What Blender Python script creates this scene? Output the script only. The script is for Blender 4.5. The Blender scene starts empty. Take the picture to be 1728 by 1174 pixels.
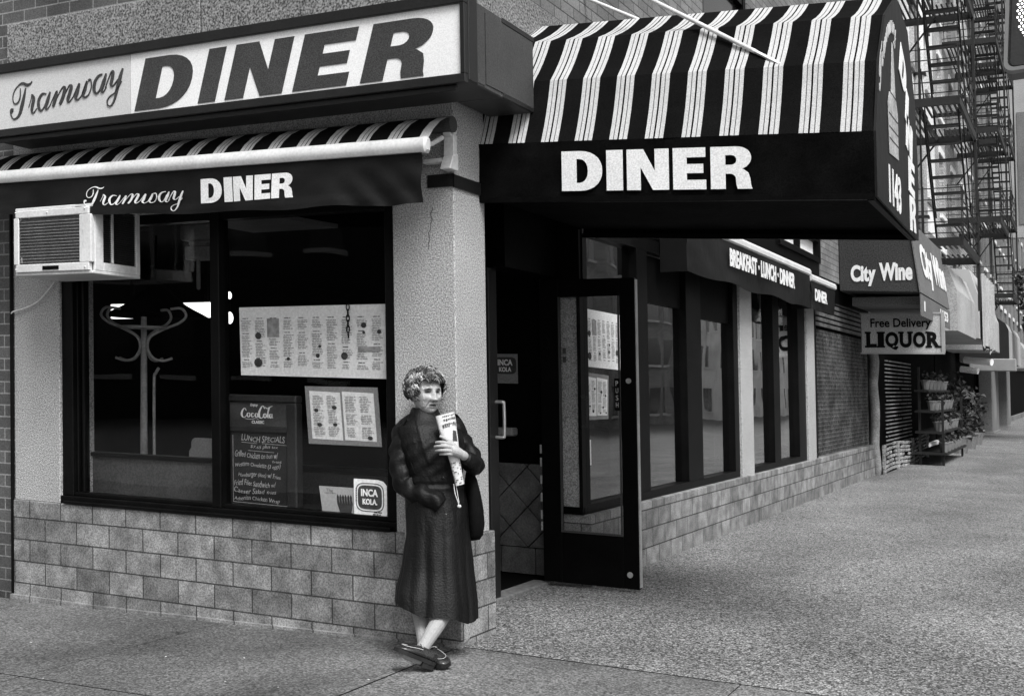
import bpy, bmesh, math, random
from mathutils import Vector, Matrix, noise
R = math.radians
sin, cos, pi = math.sin, math.cos, math.pi
rnd = random.Random(7)
C = bpy.context.scene.collection

# ------------------------------------------------------------------ camera, sky, sun, exposure
# the two streets fall gently away from the corner: z = z' + SU*x + SV*y
SU, SV = -0.025547, -0.021288
def S(p): return Vector((p[0], p[1], p[2] + SU * p[0] + SV * p[1]))

cam = bpy.data.objects.new('camera', bpy.data.cameras.new('camera'))
C.objects.link(cam)
rot = Matrix(((0.89345442, 0.44886824, -0.01601562), (0.0245808, -0.01326103, 0.99960989), (0.44848075, -0.89349955, -0.02288166))).transposed()
cam.matrix_world = Matrix.Translation((3.07062, -5.43545, 1.47231)) @ rot.to_4x4()
cam.data.sensor_width = 36
cam.data.lens = 1925.9 / 1728 * 36
cam.data.clip_start = .05
cam.data.clip_end = 2000
bpy.context.scene.camera = cam

SUN_ELEV, SUN_AZ = 54, 128        # azimuth measured clockwise from +Y
w = bpy.data.worlds.new('World'); bpy.context.scene.world = w; w.use_nodes = True
nt = w.node_tree; nt.nodes.clear()
sky = nt.nodes.new('ShaderNodeTexSky'); sky.sky_type = 'NISHITA'; sky.sun_disc = False
sky.sun_elevation = R(SUN_ELEV); sky.sun_rotation = R(SUN_AZ); sky.dust_density = 3
bw = nt.nodes.new('ShaderNodeRGBToBW'); bg = nt.nodes.new('ShaderNodeBackground'); wo = nt.nodes.new('ShaderNodeOutputWorld')
nt.links.new(sky.outputs[0], bw.inputs[0]); nt.links.new(bw.outputs[0], bg.inputs[0]); nt.links.new(bg.outputs[0], wo.inputs[0])
bg.inputs[1].default_value = 0.10
sun = bpy.data.objects.new('sun', bpy.data.lights.new('sun', 'SUN')); C.objects.link(sun)
sun.data.energy = 1.5; sun.data.angle = R(24); sun.data.color = (1, 1, 1)
sd = Vector((sin(R(SUN_AZ)) * cos(R(SUN_ELEV)), cos(R(SUN_AZ)) * cos(R(SUN_ELEV)), sin(R(SUN_ELEV))))
sun.rotation_euler = sd.to_track_quat('Z', 'Y').to_euler()
vs = bpy.context.scene.view_settings
vs.view_transform = 'Standard'; vs.look = 'None'; vs.exposure = 1.28; vs.gamma = 1

# ------------------------------------------------------------------ materials (a black and white world)
def mat(name, c, rough=.65, var=.0, vs=4, speck=0, ss=150, bump=0, bs=60, spec=.4, metal=0, emit=None, attr=None, stretch=None):
    m = bpy.data.materials.new(name); m.use_nodes = True
    n = m.node_tree; L = n.links; N = n.nodes
    b = N['Principled BSDF']
    b.inputs['Roughness'].default_value = rough; b.inputs['Metallic'].default_value = metal
    b.inputs['Specular IOR Level'].default_value = spec
    b.inputs['Base Color'].default_value = (c, c, c, 1)
    tc = N.new('ShaderNodeTexCoord'); co = tc.outputs['Object']
    if stretch:
        mp = N.new('ShaderNodeMapping'); mp.inputs['Scale'].default_value = stretch; L.new(co, mp.inputs[0]); co = mp.outputs[0]
    val = None
    if attr:
        a = N.new('ShaderNodeAttribute'); a.attribute_name = attr; val = a.outputs['Fac']
    def noisy(scale, detail, lo, hi, amt_lo, amt_hi):
        t = N.new('ShaderNodeTexNoise'); t.inputs['Scale'].default_value = scale; t.inputs['Detail'].default_value = detail
        L.new(co, t.inputs['Vector'])
        r = N.new('ShaderNodeMapRange'); r.inputs['From Min'].default_value = lo; r.inputs['From Max'].default_value = hi
        r.inputs['To Min'].default_value = amt_lo; r.inputs['To Max'].default_value = amt_hi
        L.new(t.outputs['Fac'], r.inputs['Value']); return r.outputs[0]
    def mul(a, bb):
        x = N.new('ShaderNodeMath'); x.operation = 'MULTIPLY'
        if isinstance(a, float): x.inputs[0].default_value = a
        else: L.new(a, x.inputs[0])
        L.new(bb, x.inputs[1]); return x.outputs[0]
    if var: val = mul(val if val is not None else float(c), noisy(vs, 5, .3, .7, 1 - var, 1 + var))
    if speck: val = mul(val if val is not None else float(c), noisy(ss, 2, .33, .67, 1 - speck, 1 + speck))
    if val is not None:
        L.new(val, b.inputs['Base Color'])
    if bump:
        t = N.new('ShaderNodeTexNoise'); t.inputs['Scale'].default_value = bs; t.inputs['Detail'].default_value = 4
        L.new(co, t.inputs['Vector'])
        bp = N.new('ShaderNodeBump'); bp.inputs['Strength'].default_value = bump; bp.inputs['Distance'].default_value = .01
        L.new(t.outputs['Fac'], bp.inputs['Height']); L.new(bp.outputs[0], b.inputs['Normal'])
    if emit:
        b.inputs['Emission Color'].default_value = (1, 1, 1, 1); b.inputs['Emission Strength'].default_value = emit
    return m

def brick_mat(name, c1, c2, mortar, bw_, bh, ms, off=.5, speck=.2, ss=120, stain=.25, sscale=2.5, bump=.4, zoff=0, rough=.8, smooth=.1, fbump=.25, fbs=90, uoff=0.0):
    m = bpy.data.materials.new(name); m.use_nodes = True
    n = m.node_tree; L = n.links; N = n.nodes; b = N['Principled BSDF']
    b.inputs['Roughness'].default_value = rough; b.inputs['Specular IOR Level'].default_value = .25
    g = N.new('ShaderNodeNewGeometry')
    sx = N.new('ShaderNodeSeparateXYZ'); L.new(g.outputs['Position'], sx.inputs[0])
    def lin(a, ka, bb, kb, cst=0.0):
        x = N.new('ShaderNodeMath'); x.operation = 'MULTIPLY_ADD'; L.new(a, x.inputs[0]); x.inputs[1].default_value = ka; x.inputs[2].default_value = cst
        y = N.new('ShaderNodeMath'); y.operation = 'MULTIPLY_ADD'; L.new(bb, y.inputs[0]); y.inputs[1].default_value = kb; L.new(x.outputs[0], y.inputs[2]); return y.outputs[0]
    u = lin(sx.outputs[0], 1, sx.outputs[1], 1, 40.0 + uoff)                  # along either street front
    sl = lin(sx.outputs[0], -SU, sx.outputs[1], -SV, 20.0 + zoff)
    ad = N.new('ShaderNodeMath'); ad.operation = 'ADD'; L.new(sl, ad.inputs[0]); L.new(sx.outputs[2], ad.inputs[1])
    cb = N.new('ShaderNodeCombineXYZ'); L.new(u, cb.inputs[0]); L.new(ad.outputs[0], cb.inputs[1])
    br = N.new('ShaderNodeTexBrick'); L.new(cb.outputs[0], br.inputs['Vector'])
    br.offset = off
    br.inputs['Color1'].default_value = (c1, c1, c1, 1); br.inputs['Color2'].default_value = (c2, c2, c2, 1); br.inputs['Mortar'].default_value = (mortar, mortar, mortar, 1)
    br.inputs['Scale'].default_value = 1; br.inputs['Mortar Size'].default_value = ms; br.inputs['Mortar Smooth'].default_value = smooth
    br.inputs['Bias'].default_value = 0; br.inputs['Brick Width'].default_value = bw_; br.inputs['Row Height'].default_value = bh
    val = br.outputs['Color']
    for sc, amt, dt in ((sscale, stain, 6), (ss, speck, 2)):
        t = N.new('ShaderNodeTexNoise'); t.inputs['Scale'].default_value = sc; t.inputs['Detail'].default_value = dt
        L.new(g.outputs['Position'], t.inputs['Vector'])
        r = N.new('ShaderNodeMapRange'); r.inputs['From Min'].default_value = .33; r.inputs['From Max'].default_value = .67
        r.inputs['To Min'].default_value = 1 - amt; r.inputs['To Max'].default_value = 1 + amt; L.new(t.outputs['Fac'], r.inputs['Value'])
        x = N.new('ShaderNodeVectorMath'); x.operation = 'SCALE'; L.new(val, x.inputs[0]); L.new(r.outputs[0], x.inputs['Scale']); val = x.outputs[0]
    L.new(val, b.inputs['Base Color'])
    inv = N.new('ShaderNodeMath'); inv.operation = 'SUBTRACT'; inv.inputs[0].default_value = 1; L.new(br.outputs['Fac'], inv.inputs[1])
    bp = N.new('ShaderNodeBump'); bp.inputs['Strength'].default_value = bump; bp.inputs['Distance'].default_value = .008; L.new(inv.outputs[0], bp.inputs['Height'])
    t = N.new('ShaderNodeTexNoise'); t.inputs['Scale'].default_value = fbs; t.inputs['Detail'].default_value = 3; L.new(g.outputs['Position'], t.inputs['Vector'])
    b2 = N.new('ShaderNodeBump'); b2.inputs['Strength'].default_value = fbump; b2.inputs['Distance'].default_value = .01
    L.new(t.outputs['Fac'], b2.inputs['Height']); L.new(bp.outputs[0], b2.inputs['Normal']); L.new(b2.outputs[0], b.inputs['Normal'])
    return m

def glass_mat(name, tint=.9, refl=1.0, f0=.022):
    m = bpy.data.materials.new(name); m.use_nodes = True
    n = m.node_tree; L = n.links; N = n.nodes; N.clear()
    o = N.new('ShaderNodeOutputMaterial'); tr = N.new('ShaderNodeBsdfTransparent'); gl = N.new('ShaderNodeBsdfGlossy'); mx = N.new('ShaderNodeMixShader')
    tr.inputs[0].default_value = (tint, tint, tint, 1); gl.inputs['Roughness'].default_value = .015
    lw = N.new('ShaderNodeLayerWeight'); lw.inputs['Blend'].default_value = .5
    pw_ = N.new('ShaderNodeMath'); pw_.operation = 'POWER'; pw_.inputs[1].default_value = 5; L.new(lw.outputs['Facing'], pw_.inputs[0])
    k = N.new('ShaderNodeMath'); k.operation = 'MULTIPLY_ADD'; k.inputs[1].default_value = .9 * refl; k.inputs[2].default_value = f0 * refl; k.use_clamp = True
    L.new(pw_.outputs[0], k.inputs[0]); L.new(k.outputs[0], mx.inputs[0])
    tc = N.new('ShaderNodeTexCoord'); t = N.new('ShaderNodeTexNoise'); t.inputs['Scale'].default_value = 1.6; t.inputs['Detail'].default_value = 1
    L.new(tc.outputs['Object'], t.inputs['Vector'])
    bp = N.new('ShaderNodeBump'); bp.inputs['Strength'].default_value = .05; bp.inputs['Distance'].default_value = .05
    L.new(t.outputs['Fac'], bp.inputs['Height']); L.new(bp.outputs[0], gl.inputs['Normal'])
    L.new(tr.outputs[0], mx.inputs[1]); L.new(gl.outputs[0], mx.inputs[2]); L.new(mx.outputs[0], o.inputs[0])
    return m

stucco = mat('stucco', .37, .9, .12, 1.6, .5, 120, .6, 115, .2)
granite = mat('granite_speckle', .17, .7, .12, 2, .85, 75, .3, 75, .3)
block_m = brick_mat('concrete_block', .25, .14, .05, .29, .1462, .0045, speck=.4, ss=110, stain=.34, sscale=8, bump=.9, zoff=-.005)
brick_m = brick_mat('dark_brick', .095, .062, .21, .215, .0795, .005, speck=.25, stain=.3, sscale=1.5, bump=.5)
brick_b = brick_mat('avenue_brick', .20, .14, .06, .215, .0795, .005, speck=.25, stain=.25, sscale=1.0, bump=.5)
brick_t = brick_mat('tenement_brick', .42, .3, .10, .22, .08, .006, speck=.2, stain=.3, sscale=.7, bump=.3)
tile_m = mat('slate_tile', .12, .5, .4, 7, .25, 90, .2, 60)
black = mat('black_paint', .0022, .5, .3, 6, .3, 90, .12, 30, .06)
blackf = mat('black_frame', .003, .42, .4, 5, .3, 60, .1, 40, .10)
soot = mat('dark_plaster', .003, .9, .6, 3, .6, 40, .3, 25, .04)
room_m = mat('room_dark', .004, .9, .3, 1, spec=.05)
steel = mat('painted_steel', .62, .4, .12, 5, .08, 60, .05, 40, .5)
alu = mat('aluminium', .55, .35, .15, 8, .1, 80, 0, 0, .5, .6)
fabric_b = mat('black_canvas', .0032, .9, .5, 5, .5, 160, .35, 14, .03)
fabric_d = mat('valance_canvas', .0055, .55, .35, 4, .4, 160, .3, 10, .2)
canvas_t = mat('canopy_black_canvas', .0055, .9, .25, 3, .4, 190, .2, 120, .03)
white_c = mat('white_stripe_canvas', .44, .85, .06, 6, .22, 190, .2, 120, .15)
grey_c = mat('thin_grey_stripe', .05, .85, 0, 1, .3, 190)
letter_w = mat('white_lettering', .72, .6, .05, 5, .14, 120, .1, 40, .2)
sign_w = mat('sign_face', .78, .4, .05, 1.5, .10, 160, 0, 0, .35)
sign_g = mat('sign_face_grey', .56, .4, .06, 1.5, .12, 160, 0, 0, .35)
letter_d = mat('charcoal_lettering', .045, .5, .15, 4, .5, 150, 0, 0, .3)
cabinet = mat('sign_cabinet', .045, .45, .2, 3, .4, 140, .08, 60, .4)
cabinet_b = mat('sign_trim', .012, .4, .2, 3, .3, 140, 0, 0, .3)
paper = mat('paper', .86, .75, .06, 6, .1, 60, 0, 0, .2)
paper_g = mat('grey_card', .26, .7, .1, 6, .15, 80, 0, 0, .2)
ink = mat('faint_print', .33, .8, .3, 30)
ink_d = mat('dark_print', .05, .8, .4, 30)
chalk = mat('chalk', .42, .9, .3, 40)
board_m = mat('chalkboard', .013, .8, .3, 8, .2, 60)
wood = mat('bentwood', .55, .5, .2, 9, .15, 60)
skin = mat('skin', .4, .55, .06, 60, .1, 220, .15, 160, .3, attr='tone')
hair_m = mat('grey_hair', .20, .5, .45, 45, .35, 200, 0, 0, .4, attr='tone')
coat_m = mat('black_gabardine', .0036, .5, .12, 14, .8, 230, .3, 110, .2)
leather = mat('shoe_leather', .022, .25, .3, 20, .2, 90, .15, 60, .6)
sole_m = mat('shoe_sole', .008, .7)
stitch_m = mat('stitching', .45, .6)
bag_m = mat('bag_fabric', .004, .8, .3, 20, .3, 120, .3, 30, .08)
glass = glass_mat('window_glass', .93, 1.0)
glass_r = glass_mat('avenue_glass', .6, 2.5, .075)
iron = mat('fire_escape_iron', .009, .6, .3, 4, .3, 40)
pale_wall = mat('pale_render', .72, .85, .25, .6, .25, 30, .2, 30)
grey_wall = mat('grey_render', .16, .85, .3, .6, .25, 30, .2, 30)
dark_win = mat('dark_window', .012, .12, .2, 2, 0, 0, 0, 0, .5)
curtain = mat('curtained_window', .5, .3, .5, 3, .2, 40)
leaf_m = mat('leaf', .026, .6, .5, 12, .2, 60)
bark = mat('bark', .08, .9, .3, 10, .3, 60, .5, 30)
led = mat('led_lamp', .8, .5, emit=1.6)
lamp_on = mat('lit_lamp_glass', .8, .5, emit=1.3)
asphalt = mat('asphalt', .16, .9, .2, 1, .4, 60, .4, 80)
joint_m = mat('joint_dirt', .02, .95, .3, 6)

def walk_mat(name, c, var, specks, bump, lowf=.7):
    m = mat(name, c, .9, var, .9, specks, 95, bump, 75, .2)
    n = m.node_tree; L = n.links; N = n.nodes; b = N['Principled BSDF']
    src = b.inputs['Base Color'].links[0].from_socket
    tc = N.new('ShaderNodeTexCoord')
    v = N.new('ShaderNodeTexVoronoi'); v.inputs['Scale'].default_value = 82; L.new(tc.outputs['Object'], v.inputs['Vector'])
    sp = N.new('ShaderNodeSeparateColor'); L.new(v.outputs['Color'], sp.inputs[0])
    r = N.new('ShaderNodeMapRange'); r.inputs['To Min'].default_value = 1 - specks * .9; r.inputs['To Max'].default_value = 1 + specks * .9
    L.new(sp.outputs[0], r.inputs['Value'])
    x = N.new('ShaderNodeMath'); x.operation = 'MULTIPLY'; L.new(src, x.inputs[0]); L.new(r.outputs[0], x.inputs[1])
    # scattered dark gum spots and oil stains
    t = N.new('ShaderNodeTexNoise'); t.inputs['Scale'].default_value = 7; t.inputs['Detail'].default_value = 3; L.new(tc.outputs['Object'], t.inputs['Vector'])
    r2 = N.new('ShaderNodeMapRange'); r2.inputs['From Min'].default_value = .66; r2.inputs['From Max'].default_value = .72
    r2.inputs['To Min'].default_value = 1; r2.inputs['To Max'].default_value = .62; L.new(t.outputs['Fac'], r2.inputs['Value'])
    y = N.new('ShaderNodeMath'); y.operation = 'MULTIPLY'; L.new(x.outputs[0], y.inputs[0]); L.new(r2.outputs[0], y.inputs[1])
    t3 = N.new('ShaderNodeTexNoise'); t3.inputs['Scale'].default_value = .8; t3.inputs['Detail'].default_value = 4; L.new(tc.outputs['Object'], t3.inputs['Vector'])
    r3 = N.new('ShaderNodeMapRange'); r3.inputs['From Min'].default_value = .35; r3.inputs['From Max'].default_value = .65
    r3.inputs['To Min'].default_value = lowf; r3.inputs['To Max'].default_value = 2 - lowf; L.new(t3.outputs['Fac'], r3.inputs['Value'])
    z = N.new('ShaderNodeMath'); z.operation = 'MULTIPLY'; L.new(y.outputs[0], z.inputs[0]); L.new(r3.outputs[0], z.inputs[1])
    L.new(z.outputs[0], b.inputs['Base Color'])
    return m
walk_front = walk_mat('front_pavement', .112, .25, .5, .7)
walk_ave = walk_mat('avenue_pavement', .165, .16, .8, 1.0, .86)

# ------------------------------------------------------------------ mesh helpers (all points in the un-sloped street frame)
class MB:
    def __init__(s): s.v = []; s.f = []; s.m = []; s.mi = 0
    def add(s, vs, fs):
        o = len(s.v); s.v += [Vector(p) for p in vs]
        for f in fs: s.f.append([i + o for i in f]); s.m.append(s.mi)
        return s
    def box(s, x0, x1, y0, y1, z0, z1):
        return s.add([(x0, y0, z0), (x1, y0, z0), (x1, y1, z0), (x0, y1, z0), (x0, y0, z1), (x1, y0, z1), (x1, y1, z1), (x0, y1, z1)],
                     [(0, 3, 2, 1), (4, 5, 6, 7), (0, 1, 5, 4), (1, 2, 6, 5), (2, 3, 7, 6), (3, 0, 4, 7)])
    def hexa(s, p):
        return s.add(p, [(0, 3, 2, 1), (4, 5, 6, 7), (0, 1, 5, 4), (1, 2, 6, 5), (2, 3, 7, 6), (3, 0, 4, 7)])
    def bar(s, a, b, wd, ht=None, up=(0, 0, 1)):
        a = Vector(a); b = Vector(b); ht = ht or wd; d = (b - a).normalized(); up = Vector(up)
        if abs(d.dot(up)) > .98: up = Vector((1, 0, 0))
        x = d.cross(up).normalized() * wd / 2; y = x.cross(d).normalized() * ht / 2
        return s.hexa([a - x - y, a + x - y, b + x - y, b - x - y, a - x + y, a + x + y, b + x + y, b - x + y])
    def tube(s, path, r, n=10, cap=True, flat=1.0):
        P = [Vector(p) for p in path]; k = len(P); rr = r if isinstance(r, (list, tuple)) else [r] * k
        t0 = (P[1] - P[0]).normalized(); up = Vector((0, 0, 1)) if abs(t0.z) < .9 else Vector((0, 1, 0))
        x = t0.cross(up).normalized(); vs = []; fs = []
        for i in range(k):
            t = (P[min(i + 1, k - 1)] - P[max(i - 1, 0)]).normalized()
            x = (x - t * x.dot(t)).normalized(); y = t.cross(x)
            for j in range(n):
                a = 2 * pi * j / n; vs.append(P[i] + (x * cos(a) + y * sin(a) * flat) * rr[i])
        for i in range(k - 1):
            for j in range(n):
                a = i * n + j; b = i * n + (j + 1) % n; fs.append((a, b, b + n, a + n))
        if cap: fs.append(tuple(range(n))[::-1]); fs.append(tuple((k - 1) * n + j for j in range(n)))
        return s.add(vs, fs)
    def loft(s, rings, cap=True, closed=True):
        n = len(rings[0]); vs = [p for r_ in rings for p in r_]; fs = []
        for i in range(len(rings) - 1):
            for j in range(n if closed else n - 1):
                a = i * n + j; b = i * n + (j + 1) % n; fs.append((a, b, b + n, a + n))
        if cap: fs.append(tuple(range(n))[::-1]); fs.append(tuple((len(rings) - 1) * n + j for j in range(n)))
        return s.add(vs, fs)
    def ball(s, c, rx, ry=None, rz=None, n=14, m=9, axes=None):
        ry = ry or rx; rz = rz or rx; c = Vector(c); rings = []
        ax = axes or (Vector((1, 0, 0)), Vector((0, 1, 0)), Vector((0, 0, 1)))
        for i in range(1, m):
            th = pi * i / m
            rings.append([c + ax[0] * rx * sin(th) * cos(2 * pi * j / n) + ax[1] * ry * sin(th) * sin(2 * pi * j / n) - ax[2] * rz * cos(th) for j in range(n)])
        return s.loft(rings)
    def prism(s, pts, fn, h0, h1):
        n = len(pts); vs = [fn(u, v, h0) for u, v in pts] + [fn(u, v, h1) for u, v in pts]
        fs = [tuple(range(n))[::-1], tuple(range(n, 2 * n))] + [(i, (i + 1) % n, n + (i + 1) % n, n + i) for i in range(n)]
        return s.add(vs, fs)
    def flat(s, vf, fn):
        return s.add([fn(*p) for p in vf[0]], vf[1])
    def pieces(s, gap=.02):
        n = len(s.v); par = list(range(n))
        def find(a):
            while par[a] != a: par[a] = par[par[a]]; a = par[a]
            return a
        for f in s.f:
            for i in f[1:]: par[find(i)] = find(f[0])
        groups = {}
        for f, m_ in zip(s.f, s.m): groups.setdefault(find(f[0]), []).append((f, m_))
        bl = []
        for fs in groups.values():
            ids = {i for f, _ in fs for i in f}
            lo = [min(s.v[i][k] for i in ids) - gap for k in range(3)]; hi = [max(s.v[i][k] for i in ids) + gap for k in range(3)]; bl.append([lo, hi, fs])
        merged = True
        while merged:
            merged = False; out = []
            for b in bl:
                for o in out:
                    if all(b[0][k] <= o[1][k] and o[0][k] <= b[1][k] for k in range(3)):
                        o[0] = [min(p, q) for p, q in zip(b[0], o[0])]; o[1] = [max(p, q) for p, q in zip(b[1], o[1])]; o[2] = o[2] + b[2]; merged = True; break
                else: out.append(b)
            bl = out
        res = []
        for lo, hi, fs in bl:
            mb = MB(); mp = {}
            for f, m_ in fs:
                for i in f:
                    if i not in mp: mp[i] = len(mb.v); mb.v.append(s.v[i])
                mb.f.append([mp[i] for i in f]); mb.m.append(m_)
            res.append(mb)
        return res
    def split(s, *a, gap=.02, **k): return [p.build(*a, **k) for p in s.pieces(gap)]
    def build(s, name, mats, parent=None, smooth=False, bevel=0, kind=None, attr=None, label=None):
        me = bpy.data.meshes.new(name)
        off = parent_world(parent) if parent else Vector((0, 0, 0))
        me.from_pydata([S(p) - off for p in s.v], [], s.f)
        mats = mats if isinstance(mats, (list, tuple)) else [mats]
        for q in mats: me.materials.append(q)
        for p, q in zip(me.polygons, s.m): p.material_index = q
        bm = bmesh.new(); bm.from_mesh(me)
        if bevel:
            es = [e for e in bm.edges if len(e.link_faces) == 2 and e.calc_face_angle(0) > .6]
            bmesh.ops.bevel(bm, geom=es, offset=bevel, segments=1, profile=.5, affect='EDGES', clamp_overlap=True)
        bmesh.ops.recalc_face_normals(bm, faces=bm.faces)
        bm.to_mesh(me); bm.free()
        if smooth:
            for p in me.polygons: p.use_smooth = True
            if smooth != True: me.set_sharp_from_angle(angle=R(smooth))
        if attr:
            a = me.attributes.new(attr[0], 'FLOAT', 'POINT')
            for i, v in enumerate(me.vertices): a.data[i].value = attr[1](s.v[i] if len(s.v) == len(me.vertices) else v.co + off)
        o = bpy.data.objects.new(name, me); C.objects.link(o)
        if parent: o.parent = parent
        if kind: o['kind'] = kind
        if label: o['label'] = label
        return o

def parent_world(o):
    p = Vector((0, 0, 0))
    while o is not None: p += Vector(o.location); o = o.parent
    return p
def tag(o, label, cat, group=None, kind=None):
    o['label'] = label; o['category'] = cat
    if group: o['group'] = group
    if kind: o['kind'] = kind
    return o
def thing(name, label, cat, loc, group=None):
    o = bpy.data.objects.new(name, None); C.objects.link(o); o.location = S(loc); o.empty_display_size = .2
    return tag(o, label, cat, group)
def copy_tree(o, delta, parent=None):
    c = o.copy(); C.objects.link(c)
    if parent is None: c.location = Vector(o.location) + S(delta)
    else: c.parent = parent
    for ch in [q for q in bpy.data.objects if q.parent == o]: copy_tree(ch, None, c)
    return c
def smooth(x): x = min(1, max(0, x)); return x * x * (3 - 2 * x)
def lerp(a, b, t): return a + (b - a) * t
def interp(tab, x):
    if x >= tab[0][0] and tab[0][0] > tab[-1][0] or x <= tab[0][0] and tab[0][0] < tab[-1][0]: return list(tab[0][1:])
    for a, b in zip(tab, tab[1:]):
        if (a[0] - x) * (b[0] - x) <= 0:
            t = (x - a[0]) / (b[0] - a[0]) if b[0] != a[0] else 0
            return [lerp(p, q, t) for p, q in zip(a[1:], b[1:])]
    return list(tab[-1][1:])
def catmull(P, k=6):
    out = []
    for i in range(len(P) - 1):
        p0 = P[max(i - 1, 0)]; p1 = P[i]; p2 = P[i + 1]; p3 = P[min(i + 2, len(P) - 1)]
        for j in range(k):
            t = j / k
            out.append(tuple(.5 * (2 * b + (c - a) * t + (2 * a - 5 * b + 4 * c - d) * t * t + (3 * b - a - 3 * c + d) * t ** 3) for a, b, c, d in zip(p0, p1, p2, p3)))
    out.append(tuple(P[-1])); return out

# ------------------------------------------------------------------ lettering helpers
def curve_mesh(splines, ext):
    cu = bpy.data.curves.new('tmp', 'CURVE'); cu.dimensions = '2D'; cu.fill_mode = 'BOTH'; cu.extrude = ext / 2
    for pts in splines:
        sp = cu.splines.new('POLY'); sp.points.add(len(pts) - 1); sp.use_cyclic_u = True
        for i, p in enumerate(pts): sp.points[i].co = (p[0], p[1], 0, 1)
    return grab(cu)
def grab(cu):
    o = bpy.data.objects.new('tmp', cu); C.objects.link(o)
    me = bpy.data.meshes.new_from_object(o.evaluated_get(bpy.context.evaluated_depsgraph_get()))
    vf = ([tuple(v.co) for v in me.vertices], [tuple(p.vertices) for p in me.polygons])
    bpy.data.objects.remove(o); bpy.data.curves.remove(cu); bpy.data.meshes.remove(me)
    return vf
def text_vf(s, W, H, bold=0, ext=.004, shear=0, spacing=1.0, fit=True):
    cu = bpy.data.curves.new('tmp', 'FONT'); cu.body = s; cu.extrude = .01; cu.offset = bold; cu.shear = shear; cu.space_character = spacing; cu.resolution_u = 4
    v, f = grab(cu)
    x0 = min(p[0] for p in v); x1 = max(p[0] for p in v); y0 = min(p[1] for p in v); y1 = max(p[1] for p in v)
    sy = H / (y1 - y0); sx = W / (x1 - x0) if fit else sy
    return ([((p[0] - x0) * sx, (p[1] - y0) * sy, (p[2] / .02 + .5) * ext) for p in v], f)
def arc(cx, cy, rx, ry, a0, a1, n=10, e=1.0):
    out = []
    for i in range(n + 1):
        a = R(lerp(a0, a1, i / n)); c, s_ = cos(a), sin(a)
        out.append((cx + rx * math.copysign(abs(c) ** e, c), cy + ry * math.copysign(abs(s_) ** e, s_)))
    return out
HEAVY = {
 'D': [[(0, 0), (.45, 0)] + arc(.45, .5, .55, .5, -88, 88, 14, .9) + [(.45, 1), (0, 1)], [(.37, .2), (.43, .2)] + arc(.43, .5, .22, .3, -85, 85, 10, .9) + [(.43, .8), (.37, .8)]],
 'I': [[(0, 0), (1, 0), (1, 1), (0, 1)]],
 'N': [[(0, 0), (.33, 0), (.33, .56), (.62, 0), (1, 0), (1, 1), (.67, 1), (.67, .46), (.4, 1), (0, 1)]],
 'E': [[(0, 0), (1, 0), (1, .23), (.42, .23), (.42, .39), (.92, .39), (.92, .61), (.42, .61), (.42, .77), (.99, .77), (.99, 1), (0, 1)]],
 'R': [[(0, 0), (.36, 0), (.36, .36), (.46, .36)] + arc(.46, .24, .15, .12, 90, 10, 5) + [(.62, .1), (.65, 0), (1, 0), (.97, .08), (.95, .25), (.91, .38), (.8, .46), (.76, .475), (.86, .52)] + arc(.6, .735, .38, .265, -35, 88, 10, .9) + [(.6, 1), (0, 1)],
       [(.36, .57), (.5, .57)] + arc(.5, .685, .13, .115, -85, 85, 7) + [(.5, .8), (.36, .8)]]}
def heavy_word(mb, word, edges, v0, v1, fn, ext=.006, slant=0, base=None):
    """edges: (u0,u1) per letter; v0..v1 height; base(u) lifts the baseline"""
    for ch, (a, b) in zip(word, edges):
        v, f = curve_mesh(HEAVY[ch], ext)
        mb.add([fn(a + p[0] * (b - a) + slant * p[1] * (v1 - v0), v0 + p[1] * (v1 - v0) + (base(a + p[0] * (b - a)) if base else 0), p[2] + ext / 2) for p in v], f)
def strokes(mb, S_, fn, su=1, sv=1, du=0, dv=0, wk=1, ext=.004):
    for k, s in enumerate(S_):
        P = catmull([(p[0] * su + du, p[1] * sv + dv, p[2] * wk) for p in s], 5)
        L_, R_ = [], []
        for i, p in enumerate(P):
            a = P[max(i - 1, 0)]; b = P[min(i + 1, len(P) - 1)]; tx, ty = b[0] - a[0], b[1] - a[1]; l = math.hypot(tx, ty) or 1
            nx, ny = -ty / l, tx / l; h = max(p[2], .0005) / 2
            L_.append((p[0] + nx * h, p[1] + ny * h)); R_.append((p[0] - nx * h, p[1] - ny * h))
        e = ext + k * .0002; n = len(P); vs = []
        for q, r_ in zip(L_, R_): vs += [fn(q[0], q[1], e), fn(r_[0], r_[1], e), fn(q[0], q[1], 0.0005), fn(r_[0], r_[1], 0.0005)]
        fs = []
        for i in range(n - 1):
            a, b = i * 4, i * 4 + 4
            fs += [(a, a + 1, b + 1, b), (a + 2, b + 2, b + 3, a + 3), (a, b, b + 2, a + 2), (a + 1, a + 3, b + 3, b + 1)]
        mb.add(vs, fs)
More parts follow.
